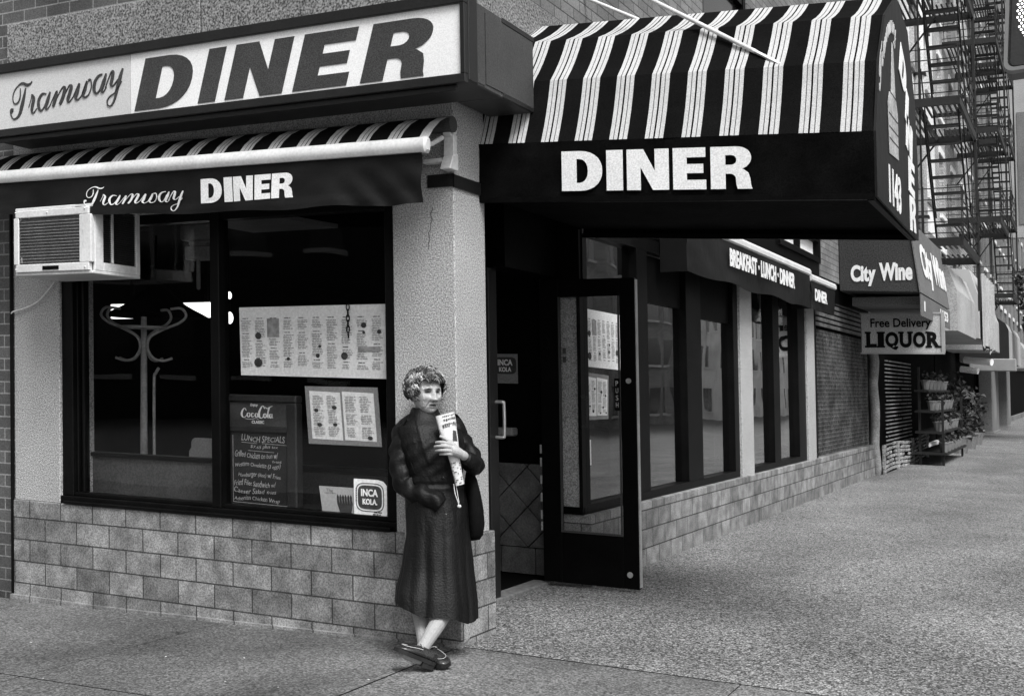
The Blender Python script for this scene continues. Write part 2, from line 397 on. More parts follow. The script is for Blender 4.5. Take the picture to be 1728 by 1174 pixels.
TRAM = [[(0.068, 0.253, 0.0057), (0.093, 0.268, 0.0096), (0.123, 0.272, 0.0172), (0.158, 0.258, 0.0191), (0.188, 0.262, 0.0134), (0.205, 0.277, 0.0048)], [(0.093, 0.268, 0.0076), (0.053, 0.24, 0.0076), (0.032, 0.2, 0.0076), (0.037, 0.16, 0.0076), (0.057, 0.148, 0.0096), (0.082, 0.159, 0.0115), (0.098, 0.193, 0.0096), (0.098, 0.243, 0.0057)], [(0.148, 0.241, 0.0076), (0.133, 0.19, 0.021), (0.112, 0.128, 0.0287), (0.092, 0.081, 0.021), (0.066, 0.058, 0.0134), (0.036, 0.054, 0.0096), (0.014, 0.081, 0.0096), (0.018, 0.109, 0.0249), (0.035, 0.11, 0.0191)], [(0.172, 0.112, 0.0048), (0.197, 0.169, 0.0048), (0.202, 0.193, 0.0076), (0.217, 0.174, 0.021), (0.217, 0.157, 0.0249), (0.206, 0.119, 0.0249), (0.201, 0.088, 0.0191), (0.216, 0.076, 0.0096), (0.246, 0.102, 0.0048)], [(0.33, 0.184, 0.0076), (0.296, 0.188, 0.0134), (0.266, 0.156, 0.021), (0.261, 0.114, 0.0229), (0.28, 0.084, 0.0134), (0.309, 0.103, 0.0076), (0.339, 0.155, 0.0076)], [(0.364, 0.195, 0.0096), (0.344, 0.148, 0.0249), (0.324, 0.101, 0.021), (0.339, 0.089, 0.0076), (0.368, 0.118, 0.0048)], [(0.363, 0.111, 0.0048), (0.393, 0.157, 0.0057), (0.422, 0.192, 0.0115), (0.407, 0.142, 0.0249), (0.388, 0.099, 0.0191)], [(0.392, 0.109, 0.0048), (0.446, 0.183, 0.0057), (0.475, 0.211, 0.0096), (0.491, 0.203, 0.021), (0.474, 0.149, 0.0249), (0.446, 0.107, 0.0191)], [(0.45, 0.11, 0.0048), (0.503, 0.184, 0.0057), (0.532, 0.216, 0.0096), (0.548, 0.207, 0.021), (0.531, 0.164, 0.0249), (0.515, 0.128, 0.021), (0.529, 0.116, 0.0076), (0.566, 0.147, 0.0048)], [(0.56, 0.141, 0.0048), (0.614, 0.221, 0.0096), (0.598, 0.171, 0.0249), (0.583, 0.135, 0.021), (0.602, 0.123, 0.0076), (0.64, 0.153, 0.0057), (0.68, 0.229, 0.0096), (0.661, 0.179, 0.0249), (0.644, 0.146, 0.0191), (0.663, 0.131, 0.0096), (0.696, 0.148, 0.0067), (0.716, 0.193, 0.0067), (0.71, 0.235, 0.0076), (0.69, 0.229, 0.0134)], [(0.807, 0.257, 0.0076), (0.775, 0.248, 0.0134), (0.747, 0.217, 0.021), (0.738, 0.171, 0.0229), (0.756, 0.145, 0.0115), (0.784, 0.163, 0.0076), (0.816, 0.224, 0.0076)], [(0.839, 0.258, 0.0096), (0.821, 0.21, 0.0249), (0.799, 0.161, 0.021), (0.815, 0.149, 0.0076), (0.841, 0.177, 0.0048)], [(0.829, 0.168, 0.0048), (0.876, 0.254, 0.0076), (0.897, 0.262, 0.0172), (0.889, 0.223, 0.0229), (0.878, 0.187, 0.0191), (0.896, 0.178, 0.0076), (0.934, 0.211, 0.0057)], [(0.975, 0.274, 0.0115), (0.948, 0.21, 0.0249), (0.924, 0.145, 0.021), (0.906, 0.093, 0.0134), (0.878, 0.059, 0.0076), (0.851, 0.065, 0.0076), (0.847, 0.092, 0.0076), (0.87, 0.117, 0.0057), (0.915, 0.139, 0.0048), (0.965, 0.198, 0.0048)]]
def on_front(x0, z0, y):                        # plane facing 60th street (-y): u along +x, v up, height towards the viewer
    return lambda u, v, h: (x0 + u, y - h, z0 + v)
def on_side(y0, z0, x):                         # plane facing the avenue (+x): u along +y
    return lambda u, v, h: (x + h, y0 + u, z0 + v)

# ------------------------------------------------------------------ ground
def gz(x, y): return .0247 * min(x, 0) + .05 * smooth(y / 1.3)
def sheet(name, rects, m, dz=0, step=.3, kind='structure'):
    mb = MB()
    for x0, x1, y0, y1 in rects:
        nx = max(1, min(60, int((x1 - x0) / step))); ny = max(1, min(60, int((y1 - y0) / step)))
        vs = [(lerp(x0, x1, i / nx), lerp(y0, y1, j / ny), gz(lerp(x0, x1, i / nx), lerp(y0, y1, j / ny)) + dz) for j in range(ny + 1) for i in range(nx + 1)]
        mb.add(vs, [(j * (nx + 1) + i, j * (nx + 1) + i + 1, (j + 1) * (nx + 1) + i + 1, (j + 1) * (nx + 1) + i) for j in range(ny) for i in range(nx)])
    return mb.build(name, m, kind=kind)
sheet('ground', [(-200, 200, -200, 300)], asphalt, -.17, 10)
sheet('pavement_joints', [(-30, 4.5, -4.6, .0), (-.4, 4.5, 0, 110)], joint_m, -.012, 2)
G = .006
fx = [-14.5, -12.9, -11.3, -9.7, -8.1, -6.5, -4.9, -3.25, -1.62, 0, 1.55, 3.1, 4.4]
fr = []
for a, b in zip(fx, fx[1:]):
    for c, d in ((-4.5, -3.0), (-3.0, -1.5), (-1.5, 0)):
        g = G if b == 0 or a == 0 else .002
        fr.append((a + (G if a == 0 else .003), b - (G if b == 0 else .003), c + .003, d - .007))
sheet('pavement_front', fr, walk_front, 0, .4)
sheet('pavement_avenue', [(-.36, 4.4, .007, 9), (-.0, 4.4, 9, 40), (0, 4.4, 40, 100)], walk_ave, .0, .4)
lit = MB(); rl = random.Random(77)
for i in range(150):
    x, y = rl.uniform(-4.2, 3.4), rl.uniform(-2.2, 5.5)
    if x < .35 and y > -.12 or x < .05 and y > -.05: continue
    k = rl.randint(4, 6); s0 = rl.uniform(.004, .013) * (1 if i % 9 else 1.8); z = gz(x, y) + .0015
    lit.add([(x + s0 * rl.uniform(.5, 1) * cos(2 * pi * j / k), y + s0 * rl.uniform(.4, 1) * sin(2 * pi * j / k), z + rl.uniform(0, .004)) for j in range(k)], [tuple(range(k))]); lit.m[-1] = 0 if rl.random() < .5 else 1
tag(lit.build('litter', [mat('scrap', .5, .9, .2, 30), mat('grit', .02, .9)], kind='stuff'), 'tiny pale and dark scraps scattered on the pavement', 'litter')
mb = MB(); mb.box(4.4, 4.6, -4.6, 110, -.2, .045); mb.box(-30, 4.6, -4.7, -4.5, -.9, -.0); mb.build('kerb', grey_wall, kind='structure')

# ------------------------------------------------------------------ the diner building
B = thing('corner_diner_building', 'brick corner building with pale stucco piers and a block base housing the diner', 'building', (0, 0, 0))
mb = MB()
mb.box(-3.45, .021, -.021, .22, -.3, .588); mb.box(-.36, .021, .221, .385, -.3, .588)
mb.box(-.345, .018, 1.82, 2.05, -.2, .535); mb.box(-.2, .018, 2.051, 13.55, -.5, .535)
mb.build('block_base', block_m, B, bevel=.004)
mb = MB(); mb.box(-3.46, .0, -.045, -.022, -.3, -.045); mb.hexa([(-3.45, -.05, -.3), (.03, -.05, -.3), (.03, -.022, -.3), (-3.45, -.022, -.3), (-3.45, -.05, -.062), (.03, -.05, .012), (.03, -.022, .012), (-3.45, -.022, -.062)])
mb.build('footing', block_m, B)
mb = MB(); mb.add([(.024, .004, .02), (.024, .06, .035), (.024, .07, .09), (.024, .055, .16), (.024, .01, .165), (.024, .002, .1), (.015, .004, .02), (.015, .06, .035), (.015, .07, .09), (.015, .055, .16), (.015, .01, .165), (.015, .002, .1)],
   [(0, 1, 2, 3, 4, 5), (0, 6, 7, 1), (1, 7, 8, 2), (2, 8, 9, 3), (3, 9, 10, 4), (4, 10, 11, 5), (5, 11, 6, 0)]); mb.build('plaster_patch', stucco, B)
mb = MB()
mb.box(-3.46, -3.03, 0, .3, .586, 3.56); mb.box(-.40, 0, 0, .36, .586, 3.56); mb.box(-3.03, -.40, .002, .3, 2.47, 3.56)
mb.build('stucco_wall', stucco, B, bevel=.006)
mb = MB(); mb.box(-.30, -.001, 5.78, 6.22, .53, 2.7); mb.box(-.30, -.001, 8.83, 9.26, .53, 2.7); mb.split('stucco_column', stucco, B, bevel=.006)
mb = MB()
mb.box(-3.48, -1.765, -.03, .3, 3.555, 3.83); mb.box(-1.755, .028, -.03, .3, 3.555, 3.83); mb.box(-.3, .028, .301, 1.6, 3.555, 3.83); mb.box(-.3, .028, 1.608, 3.6, 3.555, 3.83)
mb.build('granite_band', granite, B, bevel=.006)
mb = MB(); mb.box(-14, -3.47, .012, .4, -.8, 3.83); mb.box(-14, -.001, .012, .4, 3.831, 11); mb.build('street_brick_wall', brick_m, B)
mb = MB()
for y0, y1, z0, z1 in ((.4, 4.72, 3.831, 11), (4.72, 6.3, 3.831, 4.5), (4.72, 6.3, 6.3, 11), (6.3, 7.3, 3.6, 11), (7.3, 9.75, 3.56, 3.9), (7.3, 9.75, 5.3, 11), (9.75, 13.55, 2.9, 11), (3.61, 7.3, 3.56, 3.83)):
    mb.box(-.3, -.004 , y0, y1, z0, z1)
mb.build('avenue_brick_wall', brick_b, B)
for nm, y0, y1, z0, z1, mm in (('upper_window', 4.72, 6.3, 4.5, 6.3, dark_win), ('upper_window', 7.3, 9.75, 3.9, 5.3, dark_win)):
    f = MB(); f.box(-.12, -.02, y0, y0 + .08, z0, z1); f.box(-.12, -.02, y1 - .08, y1, z0, z1); f.box(-.12, -.02, y0 + .08, y1 - .08, z0, z0 + .08); f.box(-.1, -.03, y0 + .08, y1 - .08, (z0 + z1) / 2, (z0 + z1) / 2 + .07)
    fo = f.build(nm, blackf, B); p = MB(); p.box(-.09, -.08, y0 + .08, y1 - .08, z0 + .08, z1); p.build('pane', mm, fo)
# dark fascia above the avenue shopfront, and a low clerestory light above the awnings
mb = MB(); mb.box(-.3, -.02, .361, 7.55, 2.62, 3.555); mb.box(-.3, -.02, 7.55, 9.75, 2.62, 3.1); mb.box(-.3, -.02, 9.75, 13.5, 2.62, 2.9); mb.build('fascia', black, B)
f = MB(); f.box(-.1, .01, 7.5, 9.72, 3.06, 3.13); f.box(-.1, .01, 9.62, 9.72, 3.13, 3.56); f.box(-.1, .005, 8.5, 8.54, 3.13, 3.56); f.box(-.1, .005, 7.55, 9.62, 3.33, 3.36)
fo = f.build('clerestory_window', blackf, B); p = MB(); p.box(-.08, -.07, 7.56, 9.62, 3.13, 3.56); p.build('pane', paper, fo)
mb = MB(); mb.tube([(-3.468, -.012, -.1), (-3.468, -.012, 1.3), (-3.47, -.012, 2.9)], .012, 6); mb.build('conduit', blackf, B)
mb = MB(); mb.tube([(-.135 + .006 * sin(k * 2.1) + .004 * sin(k * 5.3) - .0025 * k, -.0015, 2.40 - k * .018) for k in range(14)], .0016, 4); mb.build('crack', joint_m, B)

# front window
W = MB()
W.box(-3.03, -.40, .0, .11, .588, .64); W.box(-3.03, -2.93, .02, .12, .64, 2.47); W.box(-.47, -.40, .02, .12, .64, 2.47)
W.box(-2.93, -1.745, .03, .10, .64, .665); W.box(-1.675, -.47, .03, .10, .64, .665); W.box(-1.745, -1.675, .015, .11, .64, 2.47); W.box(-2.93, -1.745, .03, .11, 2.41, 2.47); W.box(-1.675, -.47, .03, .11, 2.41, 2.47)
W.box(-2.93, -2.915, .05, .09, .665, 2.41); W.box(-2.88, -2.86, .05, .10, .665, 2.41)
wf = W.build('front_window', blackf, B, bevel=.004)
mb = MB(); mb.box(-2.97, -.42, -.035, .0, .592, .612); mb.build('sill', blackf, wf, bevel=.004)
mb = MB(); mb.box(-2.93, -1.74, .066, .072, .64, 2.43); mb.box(-1.68, -.45, .066, .072, .64, 2.43); mb.split('pane', glass, wf)
# avenue window bays
def bay(name, y0, y1, mull):
    f = MB()
    f.box(-.16, -.03, y0, y1, .536, .60); f.box(-.16, -.03, y0, y1, 2.5, 2.62)
    for a, b in mull: f.box(-.16, -.03, a, b, .60, 2.5)
    fo = f.build(name, blackf, B, bevel=.003)
    g = MB(); g.box(-.1, -.094, y0, y1, .6, 2.5); g.build('pane', glass_r, fo)
    return fo
bay('bay_window', 1.86, 5.78, ((1.86, 1.93), (2.93, 3.16), (4.14, 4.56), (5.62, 5.78)))
bay('bay_window', 6.22, 8.83, ((6.22, 6.3), (7.22, 7.5), (8.45, 8.83)))
bay('bay_window', 9.26, 9.5, ((9.26, 9.3), (9.44, 9.5)))
# entrance recess
mb = MB(); mb.box(-.40, -.36, .361, 1.0, .06, 2.62); mb.box(-.39, -.20, 1.0, 1.80, 2.17, 2.62); mb.box(-.36, -.02, .361, 1.8, 2.6, 2.619); mb.build('entrance_frame', black, B)
mb = MB(); mb.box(-.38, -.315, .985, 1.10, .05, 2.17); po = mb.build('door_post', cabinet_b, B, bevel=.004)
mb = MB(); mb.tube(catmull([(-.318, 1.06, 1.31), (-.27, 1.07, 1.31), (-.262, 1.075, 1.29), (-.262, 1.075, 1.11), (-.27, 1.07, 1.085), (-.318, 1.06, 1.085)], 4), .011, 8); mb.build('pull_handle', alu, po, smooth=True)
mb = MB(); mb.box(-.42, -.29, 1.0, 1.80, .02, .062); mb.build('threshold', grey_wall, B, bevel=.006)
mb = MB(); f = mb.box(-.34, -.31, 1.8, 1.83, .536, 2.6); mb.box(-.31, -.02, 1.83, 1.85, 2.05, 2.6); mb.box(-.31, -.03, 1.80, 1.83, .536, .585); mb.box(-.055, -.03, 1.79, 1.86, .536, 2.5); ro = mb.build('return_window', blackf, B)
mb = MB(); mb.box(-.22, -.056, 1.803, 1.85, .586, 2.05); mb.build('stucco_strip', stucco, B, bevel=.004)
# vestibule wall with diamond tiles
mb = MB(); mb.box(-1.4, -.345, 2.02, 2.06, .05, 2.6); mb.build('vestibule_wall', black, B)
mb = MB(); fn = on_front(-.88, .05, 2.0)
mb.box(-.77, -.50, 1.992, 2.018, .06, .245); mb.box(-.88, -.78, 1.992, 2.018, .06, .245); mb.box(-.49, -.36, 1.992, 2.018, .06, .245)
def clip(poly, x0, x1, z0, z1):
    for ax, lim, sg in ((0, x0, 1), (0, x1, -1), (1, z0, 1), (1, z1, -1)):
        out = []
        for i, p in enumerate(poly):
            q = poly[(i + 1) % len(poly)]; a = (p[ax] - lim) * sg; b = (q[ax] - lim) * sg
            if a >= 0: out.append(p)
            if a * b < 0: t = a / (a - b); out.append(tuple(lerp(m_, n_, t) for m_, n_ in zip(p, q)))
        poly = out
        if len(poly) < 3: return None
    return poly
d = .145
for i in range(-3, 6):
    for j in range(-2, 7):
        cx, cz = -.70 + (i + (j % 2) * .5) * 2 * d, .25 + j * d
        pl = clip([(cx - d + .006, cz), (cx, cz - d + .006), (cx + d - .006, cz), (cx, cz + d - .006)], -.88, -.36, .252, .85)
        if pl: mb.prism(pl, lambda u, v, h: (u, h, v), 1.995, 2.018)
mb.build('diamond_tiles', tile_m, B, bevel=.002)

# room behind the glass
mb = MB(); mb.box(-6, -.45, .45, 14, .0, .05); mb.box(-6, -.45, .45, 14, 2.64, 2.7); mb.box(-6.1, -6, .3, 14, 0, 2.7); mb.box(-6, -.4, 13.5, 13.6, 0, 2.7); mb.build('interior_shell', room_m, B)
mb = MB(); mb.add([(-2.75, .5, 2.6), (-2.05, .5, 2.6), (-1.9, 1.6, 2.6), (-2.7, 1.6, 2.6), (-2.75, .5, 2.57), (-2.05, .5, 2.57), (-1.9, 1.6, 2.57), (-2.7, 1.6, 2.57)], [(0, 1, 2, 3), (7, 6, 5, 4), (0, 4, 5, 1), (1, 5, 6, 2), (2, 6, 7, 3), (3, 7, 4, 0)]); mb.build('ceiling_panel', paper_g, B)
mb = MB(); mb.box(-2.75, -2.72, 1.0, 1.03, 2.08, 2.3); mb.box(-2.83, -2.6, .97, 1.1, 2.3, 2.40); mb.box(-2.80, -2.63, .98, 1.09, 2.4, 2.44); mb.box(-2.86, -2.58, .96, 1.1, 2.44, 2.56); mb.build('interior_column', paper_g, B, bevel=.01)

# ------------------------------------------------------------------ big sign over the front
T = thing('shop_sign', 'long white box sign wrapped round the corner reading Tramway DINER', 'sign', (-1.5, -.2, 2.95))
mb = MB(); mb.box(-3.3, .305, -.385, -.001, 2.965, 3.40); mb.box(.03, .305, .0, .40, 2.965, 3.40); mb.build('cabinet', cabinet, T, bevel=.006)
mb = MB()
mb.box(-3.31, .315, -.425, -.386, 3.352, 3.41); mb.box(-3.31, .315, -.425, -.386, 2.945, 2.992); mb.box(.288, .315, -.425, -.386, 2.992, 3.352)
mb.box(.306, .318, -.385, -.29, 2.965, 3.40) ; mb.box(.306, .312, .012, .40, 3.37, 3.40); mb.box(.306, .312, .012, .40, 2.965, 2.99)
mb.box(-3.3, .25, -.40, -.38, 2.915, 2.944); mb.build('frame', cabinet_b, T, bevel=.004)
mb = MB(); mb.box(.306, .309, -.288, -.195, 2.98, 3.39); mb.box(.306, .309, -.183, .39, 2.992, 3.368); mb.build('side_panel', cabinet, T)
mb = MB(); mb.box(-3.3, -1.971, -.404, -.387, 2.992, 3.352); mb.build('face_panel', sign_g, T)
mb = MB(); mb.box(-1.966, .288, -.404, -.387, 2.992, 3.352); mb.build('face_panel', sign_w, T)
mb = MB(); strokes(mb, TRAM, on_front(-3.0, 3.0, -.405), ext=.003); mb.build('script_lettering', letter_d, T)
mb = MB(); heavy_word(mb, 'DINER', ((-1.935, -1.535), (-1.448, -1.322), (-1.251, -.848), (-.776, -.42), (-.331, .062)), 3.008, 3.312, lambda u, v, h: (u, -.405 - h, v), .003, .30)
mb.build('block_lettering', letter_d, T)

# ------------------------------------------------------------------ retractable awning over the front window
T = thing('retractable_awning', 'rolled out striped awning with white front bar over the big front window', 'awning', (-1.5, -.1, 2.6))
def barz(x): return 2.703 - .0127 * x
mb = MB(); n = 1
X0, X1 = -3.6, .035
mb.mi = 0
def awn(x, k):      # fabric path from roller to bar
    yy, zz = ((-.06, .165), (-.12, .155), (-.20, .115), (-.27, .06), (-.32, .005))[k]
    return (x, yy, barz(x) + zz)
def strip(xa, xb, mi, lift):
    mb.mi = mi; skew = .0
    pts = []
    for k in range(5):
        a = awn(xa, k); b = awn(xb, k); pts += [(a[0], a[1], a[2] + lift), (b[0], b[1], b[2] + lift)]
    mb.add(pts, [(2 * k, 2 * k + 1, 2 * k + 3, 2 * k + 2) for k in range(4)])
x = X1 - .06
strip(X1 - .06, X1, 1, 0)
per = .2
while x > X0:
    strip(x - .118, x, 0, 0)
    xx = x - .118
    for a, b, mi in ((0, .021, 1), (.021, .027, 0), (.027, .05, 1), (.05, .054, 0), (.054, .061, 1), (.061, .082, 1)): strip(xx - b, xx - a, mi, 0)
    x -= per
mb.build('striped_fabric', [canvas_t, white_c], T)
mb = MB(); mb.tube([(X0, -.055, barz(X0) + .13), (X1, -.055, barz(X1) + .13)], .045, 12); mb.build('roller', cabinet, T, smooth=40)
mb = MB()
prof = [(-.325, .0), (-.35, .004), (-.372, -.005), (-.383, -.03), (-.383, -.058), (-.37, -.078), (-.33, -.078), (-.322, -.04)]
mb.loft([[(xx, py, barz(xx) + pz) for py, pz in prof] for xx in (X0, -1.5, .018)]); mb.mi = 0
mb.loft([[(xx, -.35 + (py + .35) * s_, barz(xx) - .038 + (pz + .038) * s_) for py, pz in prof] for xx, s_ in ((.019, 1.06), (.04, 1.06), (.052, .7))])
mb.build('front_bar', steel, T, smooth=35)
vb = [(-3.6, 2.49), (-2.4, 2.43), (-1.984, 2.405), (-1.217, 2.382), (-.72, 2.372), (-.332, 2.367), (.01, 2.365)]
def vfun(x, k, N_=14):
    t = k / N_; zt = barz(x) - .07; zb = interp(vb, x)[0]
    fold = .02 * t * sin(x * 5.1 + 1.2 * sin(x * 2.3)) + .006 * t * sin(x * 13 + t * 3) + .006 * noise.noise(Vector((x * 6, t * 3, 1.7)))
    fold += .012 * t * sin(38 * (x * .8 - t * .22)) * smooth((x + .75) / .6)
    zz = lerp(zt, zb, t) + .006 * t * sin(x * 9)
    return (x, -.352 - fold - (.004 if k >= N_ - 2 else 0), zz)
mb = MB(); nx, nz = 150, 14; X1v = .012
vs_ = [vfun(lerp(X0, X1v, i / nx), k) for k in range(nz + 1) for i in range(nx + 1)]
q = [(k * (nx + 1) + i, k * (nx + 1) + i + 1, (k + 1) * (nx + 1) + i + 1, (k + 1) * (nx + 1) + i) for k in range(nz) for i in range(nx)]
mb.add(vs_, q); mb.build('valance', fabric_d, T, smooth=True)
def on_val(u, v, h):                                    # lettering follows the folds of the cloth
    k = max(0, min(14, (barz(u) - .07 - v) / (barz(u) - .07 - interp(vb, u)[0]) * 14)); p = vfun(u, min(k, 11.9)); return (u, p[1] - .003 - h, v)
mb = MB(); strokes(mb, TRAM, lambda u, v, h: on_val(-2.40 + .80 * u, 2.472 - .028 * u + .55 * (v - .045 - .085 * u) + .00 , h), wk=.8, ext=.002)
mb.build('script_lettering', letter_w, T)
mb = MB(); heavy_word(mb, 'DINER', ((-1.481, -1.328), (-1.31, -1.25), (-1.241, -1.098), (-1.084, -.968), (-.959, -.812)), 2.440, 2.580, lambda u, v, h: on_val(u, v - .008 * (u + 1.15) , h), .002)
mb.build('block_lettering', letter_w, T)
mb = MB()
mb.tube([(-.03, -.03, 2.80), (.02, -.03, 2.80)], .036, 14); mb.tube([(.02, -.03, 2.80), (.032, -.03, 2.80)], .022, 10)
mb.box(-.035, .03, -.045, -.005, 2.62, 2.78); mb.hexa([(-.03, -.10, 2.585), (.035, -.10, 2.585), (.035, -.003, 2.585), (-.03, -.003, 2.585), (-.03, -.06, 2.66), (.035, -.06, 2.66), (.035, -.003, 2.68), (-.03, -.003, 2.68)])
mb.box(-.16, -.036, -.06, -.01, 2.63, 2.655); mb.tube([(-.02, -.08, 2.76), (-.02, -.2, 2.70), (-.02, -.32, 2.67)], .014, 8)
mb.build('end_bracket', steel, T, bevel=.004)
mb = MB(); mb.box(-.16, .008, -.012, -.002, 2.505, 2.575); mb.box(.002, .012, -.012, .36, 2.50, 2.57); mb.build('mounting_strap', cabinet_b, T)

# ------------------------------------------------------------------ striped barrel canopy over the door
T = thing('entrance_canopy', 'black and white striped barrel canopy reading DINER above the corner entrance', 'canopy', (0, 1.1, 2.45))
DR = -.049
def cp(x, y, z): return (x, y, z + DR * x)
prof = [(.30, 2.795), (.44, 3.175), (.68, 3.475), (1.1, 3.70), (1.54, 3.63), (1.80, 3.25), (1.86, 2.80)]
XE = 2.178
mb = MB()
def cstrip(xa, xb, mi):
    mb.mi = mi; pts = []
    sub = []
    for (a, b) in zip(prof, prof[1:]):
        for k in range(4): sub.append((lerp(a[0], b[0], k / 4), lerp(a[1], b[1], k / 4), k / 4))
    sub.append((*prof[-1], 0))
    for y, z, t in sub:
        sag = .012 * sin(pi * t)
        pts += [cp(xa, y + sag * .6, z - sag), cp(xb, y + sag * .6, z - sag)]
    mb.add(pts, [(2 * k, 2 * k + 1, 2 * k + 3, 2 * k + 2) for k in range(len(sub) - 1)])
x = -.014 + .0; edges = []
while x < XE:
    w_ = .102
    if x + .0 < XE:
        for a, b, mi in ((0, .0215, 1), (.0215, .0262, 2), (.0262, .0460, 1), (.0460, .0555, 0), (.0555, .0755, 1), (.0755, .0802, 2), (.0802, w_, 1)):
            xa, xb = max(x + a, .0), min(x + b, XE)
            if xb > xa: cstrip(xa, xb, mi)
        xa, xb = max(x + w_, 0), min(x + .2033, XE)
        if xb > xa: cstrip(xa, xb, 0)
    x += .2033
mb.build('striped_fabric', [canvas_t, white_c, grey_c], T)
mb = MB()
def vy(x, z): return .298 + .004 * sin(x * 7 + z * 5) + .004 * noise.noise(Vector((x * 5, z * 6, 3)))
nx, nz = 60, 10
vs_ = [cp(lerp(0, XE, i / nx), vy(lerp(0, XE, i / nx), k / nz), lerp(2.795, 2.475, k / nz)) for k in range(nz + 1) for i in range(nx + 1)]
mb.add(vs_, [(k * (nx + 1) + i, k * (nx + 1) + i + 1, (k + 1) * (nx + 1) + i + 1, (k + 1) * (nx + 1) + i) for k in range(nz) for i in range(nx)])
rear = MB(); rear.add([cp(0, 1.86, 2.8), cp(XE, 1.86, 2.8), cp(XE, 1.80, 2.44), cp(0, 1.80, 2.44)], [(0, 1, 2, 3)])
mb.build('valance', fabric_b, T, smooth=True); rear.build('rear_valance', fabric_b, T)
mb = MB(); heavy_word(mb, 'DINER', ((.522, .761), (.786, .88), (.903, 1.138), (1.161, 1.339), (1.364, 1.581)), 2.518, 2.736, lambda u, v, h: cp(u, .289 - h, v), .003); mb.build('block_lettering', letter_w, T)
endp = [(.30, 2.475), (.30, 2.795), (.44, 3.175), (.68, 3.475), (1.1, 3.70), (1.54, 3.63), (1.80, 3.25), (1.87, 2.85), (1.82, 2.44), (1.70, 2.44)]
mb = MB(); mb.prism(endp, lambda u, v, h: cp(h, u, v), XE, XE + .012); mb.build('end_panel', fabric_d, T)
mb = MB(); mb.box(0, XE - .02, .33, 1.78, 0, .02)
mb.v = [Vector(cp(p.x, p.y, p.z + 2.50)) for p in mb.v]; mb.build('soffit', soot, T)
mb = MB(); mb.bar(cp(.0, .31, 2.475), cp(XE, .31, 2.475), .03); mb.bar(cp(0, 1.8, 2.455), cp(XE, 1.8, 2.455), .03); mb.bar(cp(XE - .02, .3, 2.47), cp(XE - .02, 1.8, 2.45), .03); mb.build('frame_tube', black, T)
fe = lambda u, v, h: cp(XE + .014 + h, u, v)
mb = MB()
# narrow cabin-and-mast emblem, house number and lettering on the end panel
mb.prism([(.70, 2.70 + .06), (1.02, 2.72 + .06), (1.02, 3.02), (.97, 3.09), (.74, 3.09), (.68, 3.02)], fe, 0, .003)
mb.prism([(.80, 3.10), (.95, 3.10), (.90, 3.38), (.86, 3.38)], fe, 0, .003)
mb.split('emblem', mat('emblem_grey', .34, .7, .3, 9, .3, 90), T, gap=.03)
mb = MB()
for z in (2.84, 2.90, 2.97): mb.prism([(.70, z), (1.02, z + .005), (1.02, z + .012), (.70, z + .007)], fe, .0032, .0045)
mb.build('emblem_lines', grey_c, T)
mb = MB(); mb.flat(text_vf('1143', .42, .20, .03, .003), lambda u, v, h: fe(.66 + u, 2.50 + v - .03 * u, h)); mb.build('house_number', letter_w, T)
mb = MB()
for ch, cy, cz, a in (('D', 1.27, 3.33, -28), ('I', 1.40, 3.15, -22), ('N', 1.47, 2.99, -14), ('E', 1.53, 2.77, -4), ('R', 1.55, 2.56, 2)):
    v, f = curve_mesh(HEAVY[ch], .003)
    wd = .1 if ch == 'I' else .25; ca, sa = cos(R(a)), sin(R(a))
    mb.add([fe(cy + (p[0] - .5) * wd * ca - (p[1] - .5) * .20 * sa, cz + (p[0] - .5) * wd * sa + (p[1] - .5) * .20 * ca, p[2] + .002) for p in v], f)
mb.build('end_lettering', letter_w, T)
mb = MB(); strokes(mb, TRAM, lambda u, v, h: fe(.40 + .62 * u + .0, 2.95 + .62 * sin(pi * (.08 + .5 * u)) + 1.0 * (v - .05 - .1 * u) - .10, h), sv=.65, wk=.3, ext=.003); mb.build('script_lettering', mat('grey_script', .4, .7, .2, 9), T)
for (a, b) in ((cp(1.71, .47, 3.185), (-.02, 1.1, 4.26)), (cp(1.6, 1.72, 3.35), (-.02, 1.9, 4.15))):
    mb = MB(); a = Vector(a); b = Vector(b); d_ = (b - a).normalized()
    mb.tube([a + d_ * .20, b], .0125, 10); mb.loft([[a + d_ * k_ + Vector((0, 0, 1)).cross(d_).normalized() * w_ * cos(q_ * pi / 4) + Vector((0, 0, 1)) * h_ * sin(q_ * pi / 4) for q_ in range(8)] for k_, w_, h_ in ((0, .012, .010), (.03, .022, .012), (.12, .02, .012), (.22, .0125, .0125))]); mb.build('support_rod', steel, T, smooth=40)

# ------------------------------------------------------------------ window air conditioner and its cable
T = thing('air_conditioner', 'pale boxy air conditioner sticking out of the top left of the front window', 'air conditioner', (-2.65, -.2, 2.06))
x0, x1, y0, z0, z1 = -3.0, -2.325, -.37, 2.06, 2.49
mb = MB()
mb.box(x0, x1, y0, .025, z1 - .02, z1); mb.box(x0, x1, y0, .025, z0, z0 + .02); mb.box(x0, x0 + .02, y0, .025, z0 + .02, z1 - .02)
mb.box(x0 + .02, x1 - .02, y0 - .012, y0 + .02, z1 - .065, z1 - .02); mb.box(x0 + .02, x1 - .02, y0 - .012, y0 + .02, z0 + .02, z0 + .07); mb.box(x0 , x0 + .045, y0 - .012, y0 - .001, z0 + .07, z1 - .065); mb.box(x1 - .10, x1, y0 - .012, y0 + .02, z0 + .07, z1 - .065)
mb.box(x1 - .02, x1, y0 + .02, y0 + .09, z0 + .02, z1 - .02); mb.box(x1 - .02, x1, -.012, .025, z0 + .02, z1 - .02); mb.box(x1 - .02, x1, y0 + .09, -.012, z0 + .02, z0 + .075)
mb.box(x1 - .02, x1, -.215, -.195, z0 + .075, z1 - .02)
mb.build('casing', steel, T, bevel=.004)
